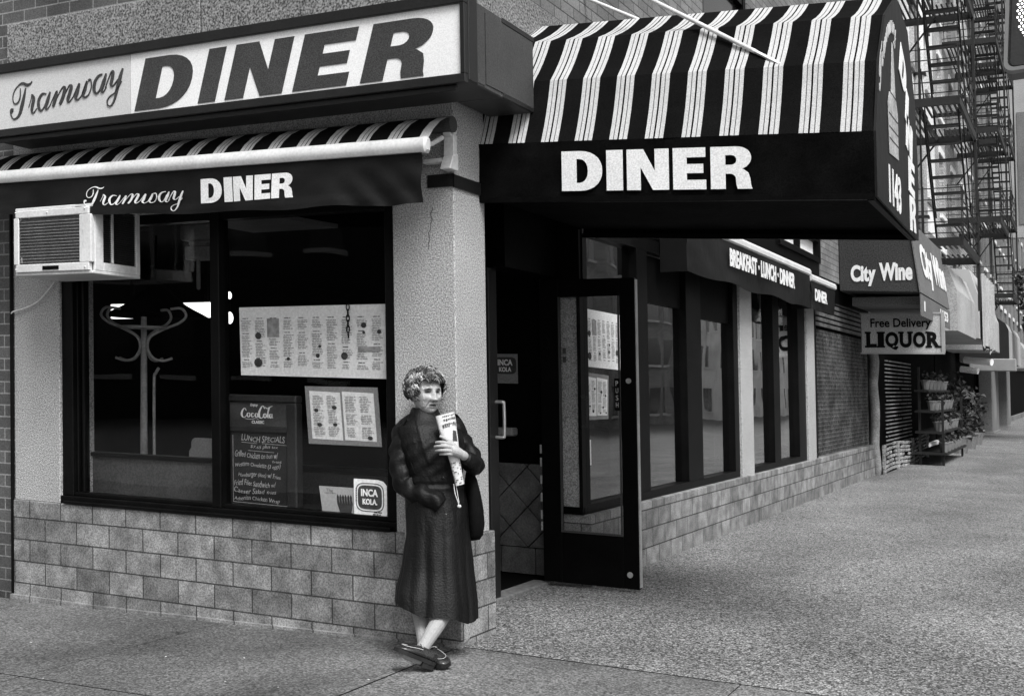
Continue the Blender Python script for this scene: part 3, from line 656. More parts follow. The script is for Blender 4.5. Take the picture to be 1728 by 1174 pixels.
mb = MB(); mb.box(x0 + .045, x1 - .1, y0 + .0, y0 + .012, z0 + .07, z1 - .065); mb.box(x1 - .03, x1 - .021, y0 + .09, -.012, z0 + .07, z1 - .02); mb.build('coil_panel', mat('coil', .05, .6, .3, 10, .4, 120, .4, 200), T)
mb = MB()
for i in range(14): z = z0 + .082 + i * .0195; mb.box(x0 + .05, x1 - .105, y0 - .005, y0 + .001, z, z + .005)
mb.build('grille', mat('grille_fins', .16, .5, .2, 12, .3, 90), T)
mb = MB()
for i in range(24): z = z0 + .08 + i * .0135; mb.hexa([(x1 - .02, y0 + .09, z), (x1 - .003, y0 + .09, z - .006), (x1 - .003, -.013, z - .006), (x1 - .02, -.013, z), (x1 - .02, y0 + .09, z + .003), (x1 - .003, y0 + .09, z - .003), (x1 - .003, -.013, z - .003), (x1 - .02, -.013, z + .003)])
mb.build('side_louvres', mat('louvre_metal', .02, .5, .2, 5, .3, 60), T)
mb = MB(); mb.box(-2.74, -2.60, y0 - .016, y0 - .012, z0 + .032, z0 + .056); mb.build('badge', black, T)
mb = MB()
for xx, zz in ((x0 + .02, z1 - .03), (x0 + .02, z0 + .04), (x1 - .05, z1 - .03), (x1 - .05, z0 + .04), (x0 + .3, z1 - .04)): mb.ball((xx, y0 - .013, zz), .006)
for xx, zz, a in ((-2.95, 2.40, .5), (-2.86, 2.42, 2.4), (-2.40, 2.30, 1.2), (-2.40, 2.23, .9), (-2.93, 2.14, 1.7)): mb.bar((xx, y0 - .008, zz), (xx + .02 * cos(a), y0 - .008, zz + .035 * sin(a)), .008, .002)
mb.split('screw', alu, T, gap=.001)
mb = MB(); mb.tube(catmull([(-3.05, -.015, 2.06), (-3.12, -.02, 1.99), (-3.22, -.02, 1.92), (-3.35, -.02, 1.88), (-3.45, -.02, 1.86), (-3.475, -.01, 1.82), (-3.475, 0, 1.74)], 5), .005, 6)
tag(mb.build('cable', steel, smooth=True), 'thin pale cable drooping under the air conditioner across the left pier', 'cable')

# ------------------------------------------------------------------ things behind the front window
def textlines(mb, fn, x0, x1, z0, z1, pitch, rr, h=.0015, thick=.5, short=.4):
    z = z1
    while z > z0:
        a = x0 + rr.random() * .1 * (x1 - x0); b = x1 - rr.random() * short * (x1 - x0)
        x = a
        while x < b:
            e = min(b, x + (.010 + rr.random() * .03)); mb.prism([(x, z - pitch * thick), (e, z - pitch * thick), (e, z), (x, z)], fn, .0005, h); x = e + .005
        z -= pitch
def skewq(p00, p10, p11, p01): # bilinear map
    return lambda u, v: tuple((1 - u) * (1 - v) * a + u * (1 - v) * b + u * v * c + (1 - u) * v * d_ for a, b, c, d_ in zip(p00, p10, p11, p01))
def menu_sheet(name, label, q4, y, kind, seed, card=None, facing='front'):
    rr = random.Random(seed); q = skewq(*q4)
    def fn(u, v, h):
        a = q(u, v)
        return (a[0], y - h, a[1]) if facing == 'front' else (y + h, a[0], a[1])
    t = thing(name, label, 'menu', fn(.5, 0, 0))
    W_ = abs(q4[1][0] - q4[0][0]); H_ = abs(q4[3][1] - q4[0][1])
    U = lambda u, v, h: fn(u / W_, v / H_, h)
    mb = MB(); mb.prism([(0, 0), (W_, 0), (W_, H_), (0, H_)], U, -.003, 0); mb.build('sheet', card or paper, t)
    A, D = MB(), MB()
    if kind == 'wide':
        cols = 10; cw = W_ / cols
        for c_ in range(cols):
            a = c_ * cw + cw * .1; b = (c_ + 1) * cw - cw * .12
            z = H_ * .84
            while z > H_ * .13:
                hh = H_ * (.12 + rr.random() * .25); zz = max(z - hh, H_ * .12)
                textlines(D, U, a + cw * .1, b - cw * .2, z - .006, z, .009, rr, short=.2); textlines(A, U, a, b, zz, z - .016, .0095, rr); z = zz - .018
        for cx, cz, r_ in ((.135, .58, .024), (.13, .19, .031), (.565, .43, .010), (.55, .3, .014), (.73, .3, .024), (.86, .72, .018), (.86, .62, .010), (.96, .63, .014), (.345, .25, .012)):
            D.prism([(cx * W_ + r_ * cos(a) * 1.0, cz * H_ + r_ * sin(a) * .9) for a in [i * pi / 5 for i in range(10)]], U, .001, .003)
        A.prism([(.2 * W_, .56 * H_), (.285 * W_, .56 * H_), (.285 * W_, .83 * H_), (.2 * W_, .83 * H_)], U, .001, .0028); A.prism([(.82 * W_, .36 * H_), (.965 * W_, .36 * H_), (.965 * W_, .43 * H_), (.82 * W_, .43 * H_)], U, .001, .0028)
    elif kind == 'double':
        for a0, a1 in ((.06, .485), (.515, .94)):
            P_ = MB(); P_.prism([(a0 * W_, .09 * H_), (a1 * W_, .08 * H_), (a1 * W_, .90 * H_), (a0 * W_, .92 * H_)], U, .0005, .002); P_.build('page', paper, t)
            U2 = lambda u, v, h: U(u, v, h + .002)
            m_ = (a0 + a1) / 2
            for b0, b1 in ((a0 + .03, m_ - .02), (m_ + .02, a1 - .03)):
                z = .84 * H_
                while z > .16 * H_:
                    zz = max(.14 * H_, z - .05 - rr.random() * .06); textlines(A, U2, b0 * W_, b1 * W_, zz, z, .0095, rr)
                    if rr.random() < .6: r_ = .010 + .008 * rr.random(); cx, cz = lerp(b0, b1, rr.random()) * W_, zz; D.prism([(cx + r_ * cos(i * pi / 4), cz + r_ * .7 * sin(i * pi / 4)) for i in range(8)], U2, .001, .003)
                    z = zz - .015
    if A.v: A.build('print', ink, t)
    if D.v: D.build('bold_print', ink_d, t)
    return t, U
menu_sheet('menu_sheet', 'wide pale menu sheet hung across the right front window pane', ((-1.565, 1.455), (-.51, 1.445), (-.51, 1.875), (-1.575, 1.87)), .085, 'wide', 3)
menu_sheet('menu_card', 'two page menu on a grey card below the wide menu sheet', ((-1.06, 1.055), (-.545, 1.055), (-.57, 1.395), (-1.085, 1.395)), .085, 'double', 5, paper_g)
t, U = menu_sheet('drinks_poster', 'tilted pale poster with a bucket of bottles at the bottom of the window', ((-.955, .615), (-.64, .61), (-.66, .81), (-.985, .81)), .078, 'none', 6, mat('poster_paper', .5, .7, .05, 6, .1, 60)); t['category'] = 'poster'
mb = MB(); mb.prism([(.135, .03), (.20, .03), (.22, .10), (.115, .10)], U, .001, .003)
for i in range(6): mb.prism([(.115 + i * .018, .10), (.131 + i * .018, .10), (.129 + i * .018, .125), (.131 + i * .018, .14), (.125 + i * .018, .155), (.117 + i * .018, .14)], U, .001, .0032)
mb.build('printed_bucket', ink_d, t)
mb = MB(); mb.flat(text_vf('The', .045, .02, .01, .002), lambda u, v, h: U(.05 + u, .165 + v, .001 + h)); textlines(mb, U, .03, .12, .15, .16, .01, rnd); textlines(mb, U, .03, .13, .02, .03, .008, rnd); mb.build('print', ink, t)
t = thing('soda_poster', 'white soda poster with black badge reading INCA KOLA in the window corner', 'poster', (-.66, .1, .63))
fn = on_front(-.725, .635, .060)
mb = MB(); mb.prism([(0, 0), (.225, 0), (.225, .20), (.20, .225), (.16, .232), (0, .232)], fn, -.003, 0); mb.build('sheet', paper, t)
mb = MB(); bp = arc(.11, .13, .082, .068, 0, 352, 32, .45); mb.prism(bp, fn, .0005, .002); mb.build('badge', ink_d, t)
mb = MB(); inn = arc(.11, .13, .075, .061, 0, 352, 32, .45); vf = curve_mesh([arc(.11, .13, .097, .082, 0, 352, 32, .5), arc(.11, .13, .092, .078, 0, 352, 32, .5)], .001); mb.flat(vf, lambda u, v, h: fn(u, v, h + .0015))
textlines(mb, fn, .13, .21, .02, .05, .012, rnd); textlines(mb, fn, .012, .022, .10, .18, .01, rnd, short=.1); mb.build('badge_outline', ink_d, t)
mb = MB(); mb.flat(text_vf('INCA', .115, .042, .035, .002), lambda u, v, h: fn(.052 + u, .135 + v, .003 + h)); mb.flat(text_vf('KOLA.', .10, .034, .035, .002), lambda u, v, h: fn(.062 + u, .088 + v, .003 + h)); mb.build('lettering', paper, t)

# chalkboard with an illuminated-style cola header
t = thing('chalkboard_sign', 'black chalkboard of lunch specials under a cola header behind the window', 'chalkboard', (-1.45, .12, .62))
mb = MB(); mb.box(-1.715, -1.165, .10, .17, .615, .66); mb.box(-1.715, -1.165, .10, .17, 1.29, 1.335); mb.box(-1.715, -1.69, .10, .17, .66, 1.29); mb.box(-1.24, -1.165, .10, .17, .66, 1.29); mb.box(-1.69, -1.24, .11, .17, 1.105, 1.145); mb.build('frame', mat('board_frame', .02, .5, .3, 8, .3, 60), t, bevel=.008)
mb = MB(); mb.box(-1.69, -1.24, .125, .16, .66, 1.105); mb.build('slate', board_m, t)
mb = MB(); mb.box(-1.69, -1.24, .115, .16, 1.145, 1.29); mb.build('header_panel', mat('header_grey', .05, .4, .5, 5, .2, 90), t)
COLA = [[(.17, .62, .03), (.14, .75, .03), (.09, .72, .05), (.04, .55, .07), (.03, .35, .07), (.08, .22, .05), (.15, .28, .03), (.2, .4, .02)],
        [(.28, .5, .03), (.22, .48, .05), (.2, .35, .05), (.24, .25, .04), (.28, .33, .04), (.28, .5, .03)], [(.40, .45, .03), (.36, .5, .03), (.33, .38, .05), (.36, .26, .04), (.42, .34, .02)],
        [(.52, .48, .03), (.47, .48, .04), (.45, .36, .05), (.48, .26, .04), (.53, .36, .03), (.53, .5, .03), (.53, .3, .05), (.57, .28, .02)],
        [(.74, .78, .03), (.70, .95, .03), (.64, .85, .05), (.58, .6, .07), (.57, .35, .07), (.62, .22, .05), (.69, .3, .03), (.73, .42, .02)], [(.75, .88, .02), (.83, .80, .04), (.93, .92, .03), (.99, .96, .01)],
        [(.78, .5, .03), (.73, .48, .05), (.71, .35, .05), (.75, .25, .04), (.79, .33, .04), (.78, .5, .03)], [(.83, .5, .02), (.89, .8, .02), (.87, .85, .03), (.84, .5, .05), (.84, .28, .04), (.88, .28, .02)],
        [(.96, .48, .03), (.91, .48, .04), (.89, .36, .05), (.92, .26, .04), (.96, .36, .03), (.97, .5, .03), (.96, .3, .05), (1.0, .28, .02)], [(.54, .45, .02), (.58, .45, .02)], [(.12, .16, .015), (.3, .13, .03), (.48, .2, .02), (.55, .14, .01)]]
fn = on_front(-1.595, 1.158, .114)
mb = MB(); strokes(mb, COLA, lambda u, v, h: fn(u * .25, v * .105 + .015 - u * .004, h), wk=.8, ext=.001)
mb.flat(text_vf('Enjoy', .06, .022, .02, .001, .2), lambda u, v, h: fn(.075 + u, .103 + v, h)); mb.flat(text_vf('CLASSIC', .095, .018, .03, .001), lambda u, v, h: fn(.085 + u, .002 + v, h)); mb.build('header_lettering', letter_w, t)
mb = MB(); fn = on_front(-1.68, .665, .124)
rows = [('LUNCH SPECIALS', .08, .38, .385, .034), ('$7.65 plus tax', .16, .24, .34, .026), ('Grilled Chicken on bun w/', .02, .38, .285, .034), ('fries', .35, .08, .262, .018), ('Western Omelette (3 eggs)', .02, .40, .222, .034), ('Hamburger (8oz) w/ Fries', .05, .37, .162, .034), ('Fried Filet Sandwich w/', .01, .37, .112, .034), ('Caeser Salad', .01, .27, .066, .03), ('fries', .30, .08, .072, .022), ('Athenian Chicken Wrap', .01, .40, .016, .034)]
for s_, u0, W_, v0, H_ in rows:
    ph = rnd.random() * 6
    mb.flat(text_vf(s_, W_, H_, -.006, .001, .18), lambda u, v, h, u0=u0, v0=v0, ph=ph: fn((u0 + u) * .875 + .01, v0 + v * (1 + .2 * sin(u * 37 + ph)) + .004 * sin(u * 23 + ph) - .012 * u, h))
for a, b, v in ((.08, .2, .378), (.24, .44, .374), (.13, .33, .328), (.01, .43, .008)): mb.bar(fn(a, v, .0005), fn(b, v - .006, .0005), .0025, .001, (0, 1, 0))
mb.bar(fn(.012, .01, .0005), fn(.012, .42, .0005), .002, .001, (0, 1, 0))
mb.build('chalk_writing', chalk, t)
mb = MB()
for i in range(5):
    z = 1.86 - i * .032; a = i % 2
    mb.tube([(-.765 + (.011 * cos(q_) if a == 0 else 0), .079 + (.003 * cos(q_) if a else 0), z + .02 * sin(q_)) for q_ in [k * pi / 6 for k in range(13)]], .0035, 6, cap=False)
mb.bar((-.765, .079, 1.71), (-.762, .079, 1.68), .006)
tag(mb.build('chain', blackf, smooth=True), 'short dark chain dangling in front of the wide menu sheet', 'chain')
# booths, ledge, coat rack, lamps
t = thing('booth_partition', 'low dark panelled booth partition behind the left window pane', 'partition', (-2.5, .3, .05))
mb = MB(); mb.box(-3.11, -1.80, .28, .33, .05, .885); mb.build('panel', mat('partition_panel', .075, .5, .2, 3, .3, 80, .1, 60), t)
mb = MB(); mb.box(-3.13, -1.78, .26, .35, .886, .915); mb.box(-3.13, -3.112, .26, .35, .05, .885); mb.build('rail', blackf, t, bevel=.006)
t = thing('window_ledge', 'low grey booth back behind the bottom of the right window pane', 'partition', (-1.0, .4, .05))
mb = MB(); mb.box(-1.55, -.42, .36, .42, .05, .86); mb.build('panel', mat('ledge_panel', .042, .5, .25, 3, .3, 80), t)
mb = MB(); mb.box(-1.56, -.41, .34, .44, .861, .90); mb.build('rail', blackf, t, bevel=.006)
t = thing('chair', 'pale rounded chair back showing above the booth partition', 'chair', (-2.2, .55, .05))
mb = MB(); fn = lambda u, v, h: (-2.42 + u, .55 + h, v)
mb.prism([(0, .86), (.34, .86), (.34, .97)] + arc(.30, .985, .04, .04, 0, 90, 5) + arc(.06, .985, .04, .04, 90, 180, 5) + [(0.02, .96), (.0, .93)], fn, 0, .03); mb.build('backrest', paper_g, t, bevel=.006)
mb = MB(); mb.box(-2.42, -2.08, .58, .95, .48, .53); mb.build('seat', paper_g, t, bevel=.01)
for xx in (-2.40, -2.11):
    for yy in (.57, .93): mb = MB(); mb.box(xx, xx + .03, yy, yy + .03, .05, .86 if yy < .6 else .48); mb.build('leg', blackf, t)
t = thing('coat_rack', 'bentwood coat rack standing inside behind the left pane', 'coat rack', (-3.165, .9, .05))
mb = MB(); mb.tube([(-3.175, .9, .05), (-3.17, .9, 1.0), (-3.16, .9, 1.88)], [.029, .027, .021], 12); mb.build('pole', wood, t, smooth=True)
for a in (27, 207, 190, 95):
    ca, sa = cos(R(a)), sin(R(a))
    P = catmull([(.21, 1.575), (.14, 1.555), (.07, 1.575), (.028, 1.65), (.05, 1.73), (.15, 1.79), (.26, 1.835), (.315, 1.89), (.28, 1.945), (.20, 1.94)], 5)
    mb = MB(); mb.tube([(-3.163 + r_ * ca, .9 + r_ * sa, z) for r_, z in P], .0098, 8); mb.build('hook', wood, t, smooth=True)
mb = MB(); mb.tube([(-3.163 + .17 * cos(q_ * pi / 12), .9 + .17 * sin(q_ * pi / 12), 1.80) for q_ in range(25)], .010, 6, cap=False); mb.build('ring', wood, t, smooth=True)
for k in range(4): mb = MB(); a = R(45 + 90 * k); mb.tube(catmull([(-3.17 + .03 * cos(a), .9 + .03 * sin(a), .40), (-3.17 + .14 * cos(a), .9 + .14 * sin(a), .30), (-3.17 + .27 * cos(a), .9 + .27 * sin(a), .06)], 5), .013, 8); mb.build('foot', wood, t, smooth=True)
mb = MB(); mb.tube(catmull([(-3.05, .88, .05), (-3.05, .88, .9), (-3.045, .88, 1.40), (-3.03, .88, 1.46), (-3.0, .88, 1.50)], 4), .011, 8)
tag(mb.build('rod', wood, smooth=True), 'thin pale rod with bent tip leaning beside the coat rack', 'rod')
def bowl_lamp(x, y, z, r_, label):
    t = thing('pendant_lamp', label, 'lamp', (x, y, z), 'bowl lamps inside the diner')
    mb = MB(); rings = []
    for i in range(9):
        a = i / 8 * pi / 2; rings.append([(x + (.02 + (r_ - .02) * sin(a)) * cos(2 * pi * j / 24), y + (.02 + (r_ - .02) * sin(a)) * sin(2 * pi * j / 24), z + .15 - .15 * cos(a)) for j in range(24)])
    mb.loft(rings); mb.build('shade', lamp_on, t, smooth=True)
    mb = MB(); mb.tube([(x, y, z + .14), (x, y, 2.64)], .01, 6); mb.build('stem', blackf, t)
t = thing('light_strip', 'long white lit strip lamp far inside, broken by the dark pendant shade', 'lamp', (-4.55, 2.6, 1.98))
mb = MB(); mb.box(-5.24, -4.0, 2.58, 2.64, 1.985, 2.12); mb.build('tube_cover', lamp_on, t, bevel=.006)
mb = MB(); mb.box(-5.0, -4.96, 2.60, 2.62, 2.115, 2.64); mb.box(-4.1, -4.06, 2.60, 2.62, 2.115, 2.64); mb.split('hanger', blackf, t)
t = thing('pendant_lamp', 'dark wide dome pendant shade above the coat rack', 'lamp', (-4.1, 1.9, 1.95))
mb = MB(); mb.loft([[(-4.0 + r_ * cos(2 * pi * j / 28), 1.9 + r_ * sin(2 * pi * j / 28), z) for j in range(28)] for r_, z in ((.44, 1.945), (.38, 1.98), (.31, 2.015), (.24, 2.055), (.17, 2.12), (.09, 2.19), (.03, 2.24))]); mb.build('shade', room_m, t, smooth=True)
mb = MB(); mb.tube([(-4.0, 1.9, 2.2), (-4.0, 1.9, 2.64)], .012, 6); mb.build('stem', room_m, t)
t = thing('wall_lamp', 'small white double glass lamp high behind the right window pane edge', 'lamp', (-3.66, 2.5, 1.95))
mb = MB(); mb.ball((-3.72, 2.5, 2.17), .024, .024, .035); mb.build('globe', lamp_on, t, smooth=True); mb = MB(); mb.ball((-3.72, 2.5, 1.97), .035, .035, .055); mb.build('globe', lamp_on, t, smooth=True)
mb = MB(); mb.tube([(-3.72, 2.5, 1.9), (-3.72, 2.5, 2.64)], .010, 6); mb.build('stem', blackf, t)
t = thing('ceiling_lamp', 'twin bell glass lamp glowing inside the avenue bay window', 'lamp', (-.9, 10.9, 2.4))
mb = MB()
for yy in (10.55, 11.42):
    mb.loft([[(-.9 + rr_ * cos(2 * pi * j / 14), yy + rr_ * sin(2 * pi * j / 14), zz) for j in range(14)] for rr_, zz in ((.06, 2.58), (.12, 2.52), (.15, 2.40), (.17, 2.36))])
mb.split('shade', lamp_on, t, smooth=True); mb = MB(); mb.tube([(-.9, 10.55, 2.6), (-.9, 11.42, 2.6)], .02, 6); mb.tube([(-.9, 11, 2.6), (-.9, 11, 2.64)], .02, 6); mb.build('arm', blackf, t)
# poster and napkin box inside the vestibule
t = thing('soda_sticker', 'small soda sticker reading INCA KOLA on the dark vestibule wall', 'sticker', (-.71, 2.0, 1.44))
fn = on_front(-.80, 1.43, 2.005)
mb = MB(); mb.prism([(0, 0), (.18, 0), (.18, .215), (0, .215)], fn, -.002, .002); mb.build('sheet', paper_g, t)
mb = MB(); mb.prism(arc(.08, .13, .09, .062, 0, 352, 28, .45), fn, .0025, .004); mb.build('badge', ink_d, t)
mb = MB(); mb.flat(text_vf('INCA', .12, .045, .035, .002), lambda u, v, h: fn(.02 + u, .13 + v, .0045 + h)); mb.flat(text_vf('KOLA', .10, .034, .035, .002), lambda u, v, h: fn(.03 + u, .085 + v, .0045 + h)); mb.build('lettering', paper, t)
mb = MB(); mb.box(-.77, -.63, 1.92, 2.015, 1.05, 1.11); tag(mb.build('napkin_box', paper_g, bevel=.01), 'small pale box on the vestibule wall below the soda sticker', 'box')

# ------------------------------------------------------------------ open glass door
T = thing('glass_door', 'black framed glass door swung open over the avenue pavement', 'door', (-.3, 1.74, .06))
y0, y1 = 1.725, 1.77
mb = MB(); mb.box(-.305, -.165, y0, y1, .075, 2.15); mb.box(.285, .395, y0, y1, .075, 2.15); mb.box(-.165, .285, y0, y1, .075, .42); mb.box(-.165, .285, y0, y1, 2.03, 2.15); mb.build('door_frame', black, T, bevel=.004)
mb = MB(); mb.box(-.165, -.150, y0 - .006, y0, .42, 2.03); mb.box(.272, .285, y0 - .006, y0, .42, 2.03); mb.box(-.15, .272, y0 - .006, y0, .42, .435); mb.build('glazing_bead', cabinet, T)
mb = MB(); mb.box(.396, .402, y0 + .004, y1 - .004, .09, 2.14); mb.build('edge_strip', alu, T)
mb = MB(); mb.box(-.165, .285, 1.746, 1.751, .42, 2.03); mb.build('pane', glass, T)
mb = MB(); mb.box(.245, .283, y0 - .012, y0 - .007, 1.26, 1.475); pp = mb.build('push_plate', blackf, T)
mb = MB()
for k, ch in enumerate('PUSH'): mb.flat(text_vf(ch, .018, .034, .0, .001), lambda u, v, h, k=k: (.255 + u, y0 - .0125 - h, 1.425 - k * .048 + v))
mb.build('push_lettering', chalk, pp)
mb = MB(); mb.tube([(.345, y0 - .012, 1.46), (.345, y0, 1.46)], .018, 12); mb.tube([(.33, y0 - .006, .17), (.33, y0, .17)], .02, 10); mb.split('lock', alu, T)
mb = MB()
for z in (.42, .5, .62, .74, .86, .95): mb.box(-.318, -.306, 1.72, 1.726, z, z + .06)
mb.split('hinge', alu, T, gap=.005)
mb = MB(); z = 1.82
for k in range(2): mb.box(-.145, -.12, y0 + .02, y0 + .0215, 1.58 + k * .06, 1.62 + k * .06)
mb.split('sticker', ink_d, T)
# menus in the first avenue bay, seen through the open door
menu_sheet('window_menu', 'large menu sheet in the avenue window behind the open glass door', ((1.97, 1.56), (2.85, 1.54), (2.85, 1.96), (1.95, 1.97)), -.085, 'wide', 11, None, 'side')
menu_sheet('window_menu', 'smaller two page menu under the large sheet behind the open door', ((1.97, 1.18), (2.42, 1.18), (2.44, 1.50), (1.96, 1.52)), -.085, 'double', 12, paper_g, 'side')
t = thing('window_sticker', 'small framed white sticker low in the avenue window behind the door', 'sticker', (-.08, 2.0, .86))
fn = on_side(1.955, .86, -.088); mb = MB(); mb.flat(curve_mesh([[(0, 0), (.13, 0), (.13, .18), (0, .18)], [(.02, .02), (.11, .02), (.11, .16), (.02, .16)]], .002), lambda u, v, h: fn(u, v, h)); mb.build('border', paper, t)
mb = MB(); textlines(mb, fn, .04, .1, .04, .14, .02, rnd); mb.build('print', paper, t)
for k, (ya, yb, z0_, z1_, lab) in enumerate(((3.2, 4.1, 2.10, 2.48, 'black panel at the top of the avenue window next to the open door'), (4.6, 5.6, 2.05, 2.48, 'black panel at the top of the avenue window beside the stucco column'))):
    mb = MB(); mb.box(-.088, -.07, ya, yb, z0_, z1_); tag(mb.build('window_panel', black, bevel=.003), lab, 'panel')

# ------------------------------------------------------------------ avenue awnings of the diner
def side_awning(label, y0, y1, x, zt, zb, text, ty0, ty1, tz0, tz1, seed):
    t = thing('avenue_awning', label, 'awning', (0, (y0 + y1) / 2, zb), 'small black avenue awnings of the diner')
    mb = MB(); mb.hexa([(-.02, y0, zt + .13), (x, y0, zt), (x, y1, zt), (-.02, y1, zt + .13), (-.02, y0, zt + .14), (x, y0, zt + .012), (x, y1, zt + .012), (-.02, y1, zt + .14)]); mb.build('fabric', fabric_b, t)
    mb = MB(); pr = [(x - .03, .0), (x + .02, .015), (x + .035, -.01), (x + .035, -.05), (x + .01, -.065), (x - .03, -.06)]
    mb.loft([[(px, yy, zt + pz + .01) for px, pz in pr] for yy in (y0, y1)]); mb.build('front_bar', steel, t, smooth=30)
    def vf(y, k, N_=8): tt = k / N_; return (x + .015 + .02 * tt * sin(y * 3 + seed) + .008 * noise.noise(Vector((y * 3, tt * 3, seed))), y, lerp(zt - .045, zb, tt) + .012 * tt * sin(y * 4.3))
    mb = MB(); nx = 50; vs_ = [vf(lerp(y0, y1, i / nx), k) for k in range(9) for i in range(nx + 1)]
    mb.add(vs_, [(k * (nx + 1) + i, k * (nx + 1) + i + 1, (k + 1) * (nx + 1) + i + 1, (k + 1) * (nx + 1) + i) for k in range(8) for i in range(nx)]); mb.build('valance', fabric_d, t, smooth=True)
    mb = MB(); mb.add([(-.02, y0, zt + .13), (x, y0, zt), (x + .01, y0, zb), (-.02, y0, zb)], [(0, 1, 2, 3)]); mb.build('end_flap', fabric_d, t)
    mb = MB(); vfx = text_vf(text, ty1 - ty0, tz1 - tz0, .04, .004, 0, 1.02)
    mb.flat(vfx, lambda u, v, h: (x + .05 + h, ty0 + u, tz0 + v)); mb.build('lettering', letter_w, t)
side_awning('black awning with white bar reading BREAKFAST LUNCH DINNER on the avenue side', 3.45, 8.05, .2, 2.795, 2.36, 'BREAKFAST \u00b7 LUNCH \u00b7 DINNER', 4.56, 7.1, 2.51, 2.675, 1)
side_awning('shorter black awning with white bar reading DINER further up the avenue', 8.1, 9.55, .2, 2.745, 2.36, 'DINER', 8.15, 8.85, 2.46, 2.60, 2)

# ------------------------------------------------------------------ next shop: roll-down mesh, liquor store
def flowery(): pass
T = thing('mesh_shutter', 'dark roll-down mesh shutter over the shop beside the diner', 'shutter', (0, 11.3, .5))
mb = MB(); mb.box(-.12, -.10, 9.5, 13.45, .53, 2.9); mb.build('backing', soot, T)
mb = MB()
for i in range(30): z = .55 + i * .055; mb.bar((-.05, 9.52, z), (-.05, 13.4, z), .008)
for i in range(56): y = 9.55 + i * .07; mb.bar((-.045, y, .55), (-.045, y, 2.2), .007)
for i in range(9): z = 2.25 + i * .07; mb.box(-.075, -.04, 9.5, 13.45, z, z + .045)
mb.build('mesh', mat('mesh_metal', .10, .5, .6, 3, .5, 30), T)
grey_post = mat('post_wood', .24, .9, .3, 8, .3, 60)
T = thing('shop_post', 'pale wavy post at the edge of the liquor shop doorway', 'post', (.02, 13.6, 0))
mb = MB(); P = [(.02 + .012 * sin(k * 1.3), 13.62 + .03 * sin(k * 1.9), .0 + k * .17) for k in range(13)]; mb.tube(P, .075, 8); mb.build('shaft', grey_post, T, smooth=True); mb = MB(); mb.box(-.1, .14, 13.48, 13.76, 2.03, 2.12); mb.build('cap', grey_post, T)
T = thing('wine_awning', 'grey box awning lettered City Wine over the liquor shop', 'awning', (.5, 12.8, 2.5))
grey_aw = mat('grey_awning', .04, .85, .15, 1.5, .45, 60, .1, 30, .1)
grey_af = mat('grey_awning_front', .12, .8, .15, 1.5, .35, 60, .1, 30)
mb = MB(); mb.hexa([(0, 11.0, 2.80), (1.07, 11.0, 2.76), (1.07, 14.6, 2.76), (0, 14.6, 2.80), (0, 11.0, 4.1), (.94, 11.0, 3.76), (.94, 14.6, 3.76), (0, 14.6, 4.1)]); mb.build('hood', grey_aw, T, bevel=.01)
mb = MB(); mb.hexa([(1.072, 10.98, 2.76), (1.09, 10.98, 2.76), (1.09, 14.65, 2.76), (1.072, 14.65, 2.76), (.942, 10.98, 3.76), (.96, 10.98, 3.76), (.96, 14.65, 3.76), (.942, 14.65, 3.76)]); mb.build('front_panel', grey_af, T)
mb = MB(); mb.box(1.075, 1.09, 10.98, 14.65, 2.44, 2.74); mb.build('valance', grey_af, T)
mb = MB(); mb.box(.1, 1.06, 11.4, 14.5, 2.62, 2.74); mb.build('underside', grey_af, T)
mb = MB(); mb.flat(text_vf('City', .34, .30, .045, .006), lambda u, v, h: (.16 + u, 10.995 - h, 2.86 + v)); mb.flat(text_vf('Wine', .44, .25, .045, .006), lambda u, v, h: (.545 + u, 10.995 - h, 2.93 + v)); mb.build('side_lettering', letter_w, T)
mb = MB(); mb.flat(text_vf('City Wine', 3.0, .62, .04, .006), lambda u, v, h: (1.09 - .13 * (v + .12) + .004 + h, 11.55 + u, 2.90 + v)); mb.build('front_lettering', letter_w, T); mb = MB(); mb.flat(text_vf('1', .12, .14, .04, .006), lambda u, v, h: (1.094 + h, 11.25 + u, 2.52 + v)); mb.build('front_number', letter_w, T); mb = MB(); mb.flat(text_vf('1153', 1.1, .16, .04, .006), lambda u, v, h: (1.094 + h, 13.2 + u, 2.52 + v)); mb.build('front_number', letter_w, T)
T = thing('liquor_sign', 'grey projecting box sign reading Free Delivery LIQUOR', 'sign', (.65, 12.35, 1.95))
mb = MB(); mb.box(.06, 1.235, 12.3, 12.46, 1.97, 2.565); mb.build('cabinet', mat('liquor_face', .40, .5, .15, 2, .3, 60), T, bevel=.012)
mb = MB(); mb.box(.05, 1.245, 12.285, 12.3, 1.955, 1.98); mb.box(1.20, 1.245, 12.285, 12.3, 1.98, 2.57); mb.box(.05, 1.2, 12.285, 12.3, 2.545, 2.57); mb.build('frame', mat('liquor_frame', .32, .5, .1, 4), T)
mb = MB(); mb.flat(text_vf('Free Delivery', .86, .17, .02, .004), lambda u, v, h: (.20 + u, 12.297 - h, 2.315 + v))
u = 0
for ch, wd in (('L', .15), ('I', .09), ('Q', .19), ('U', .17), ('O', .18), ('R', .18)):
    H_ = .235 if ch != 'Q' else .27
    mb.flat(text_vf(ch, wd, H_, .05, .004), lambda a, b, h, u=u, ch=ch: (.135 + u + a, 12.297 - h, (2.05 if ch != 'Q' else 2.015) + b))
    if ch in 'LIUR':
        for a0, b0, l_ in {'L': ((-.02, 0, .08), (-.02, .21, .09)), 'I': ((-.015, 0, .12), (-.015, .21, .12)), 'U': ((-.02, .21, .08), (.11, .21, .08)), 'R': ((-.02, 0, .09), (-.02, .21, .06), (.13, 0, .07))}[ch]:
            mb.box(.135 + u + a0, .135 + u + a0 + l_, 12.2915, 12.2965, 2.05 + b0, 2.05 + b0 + .028)
    u += wd + .017
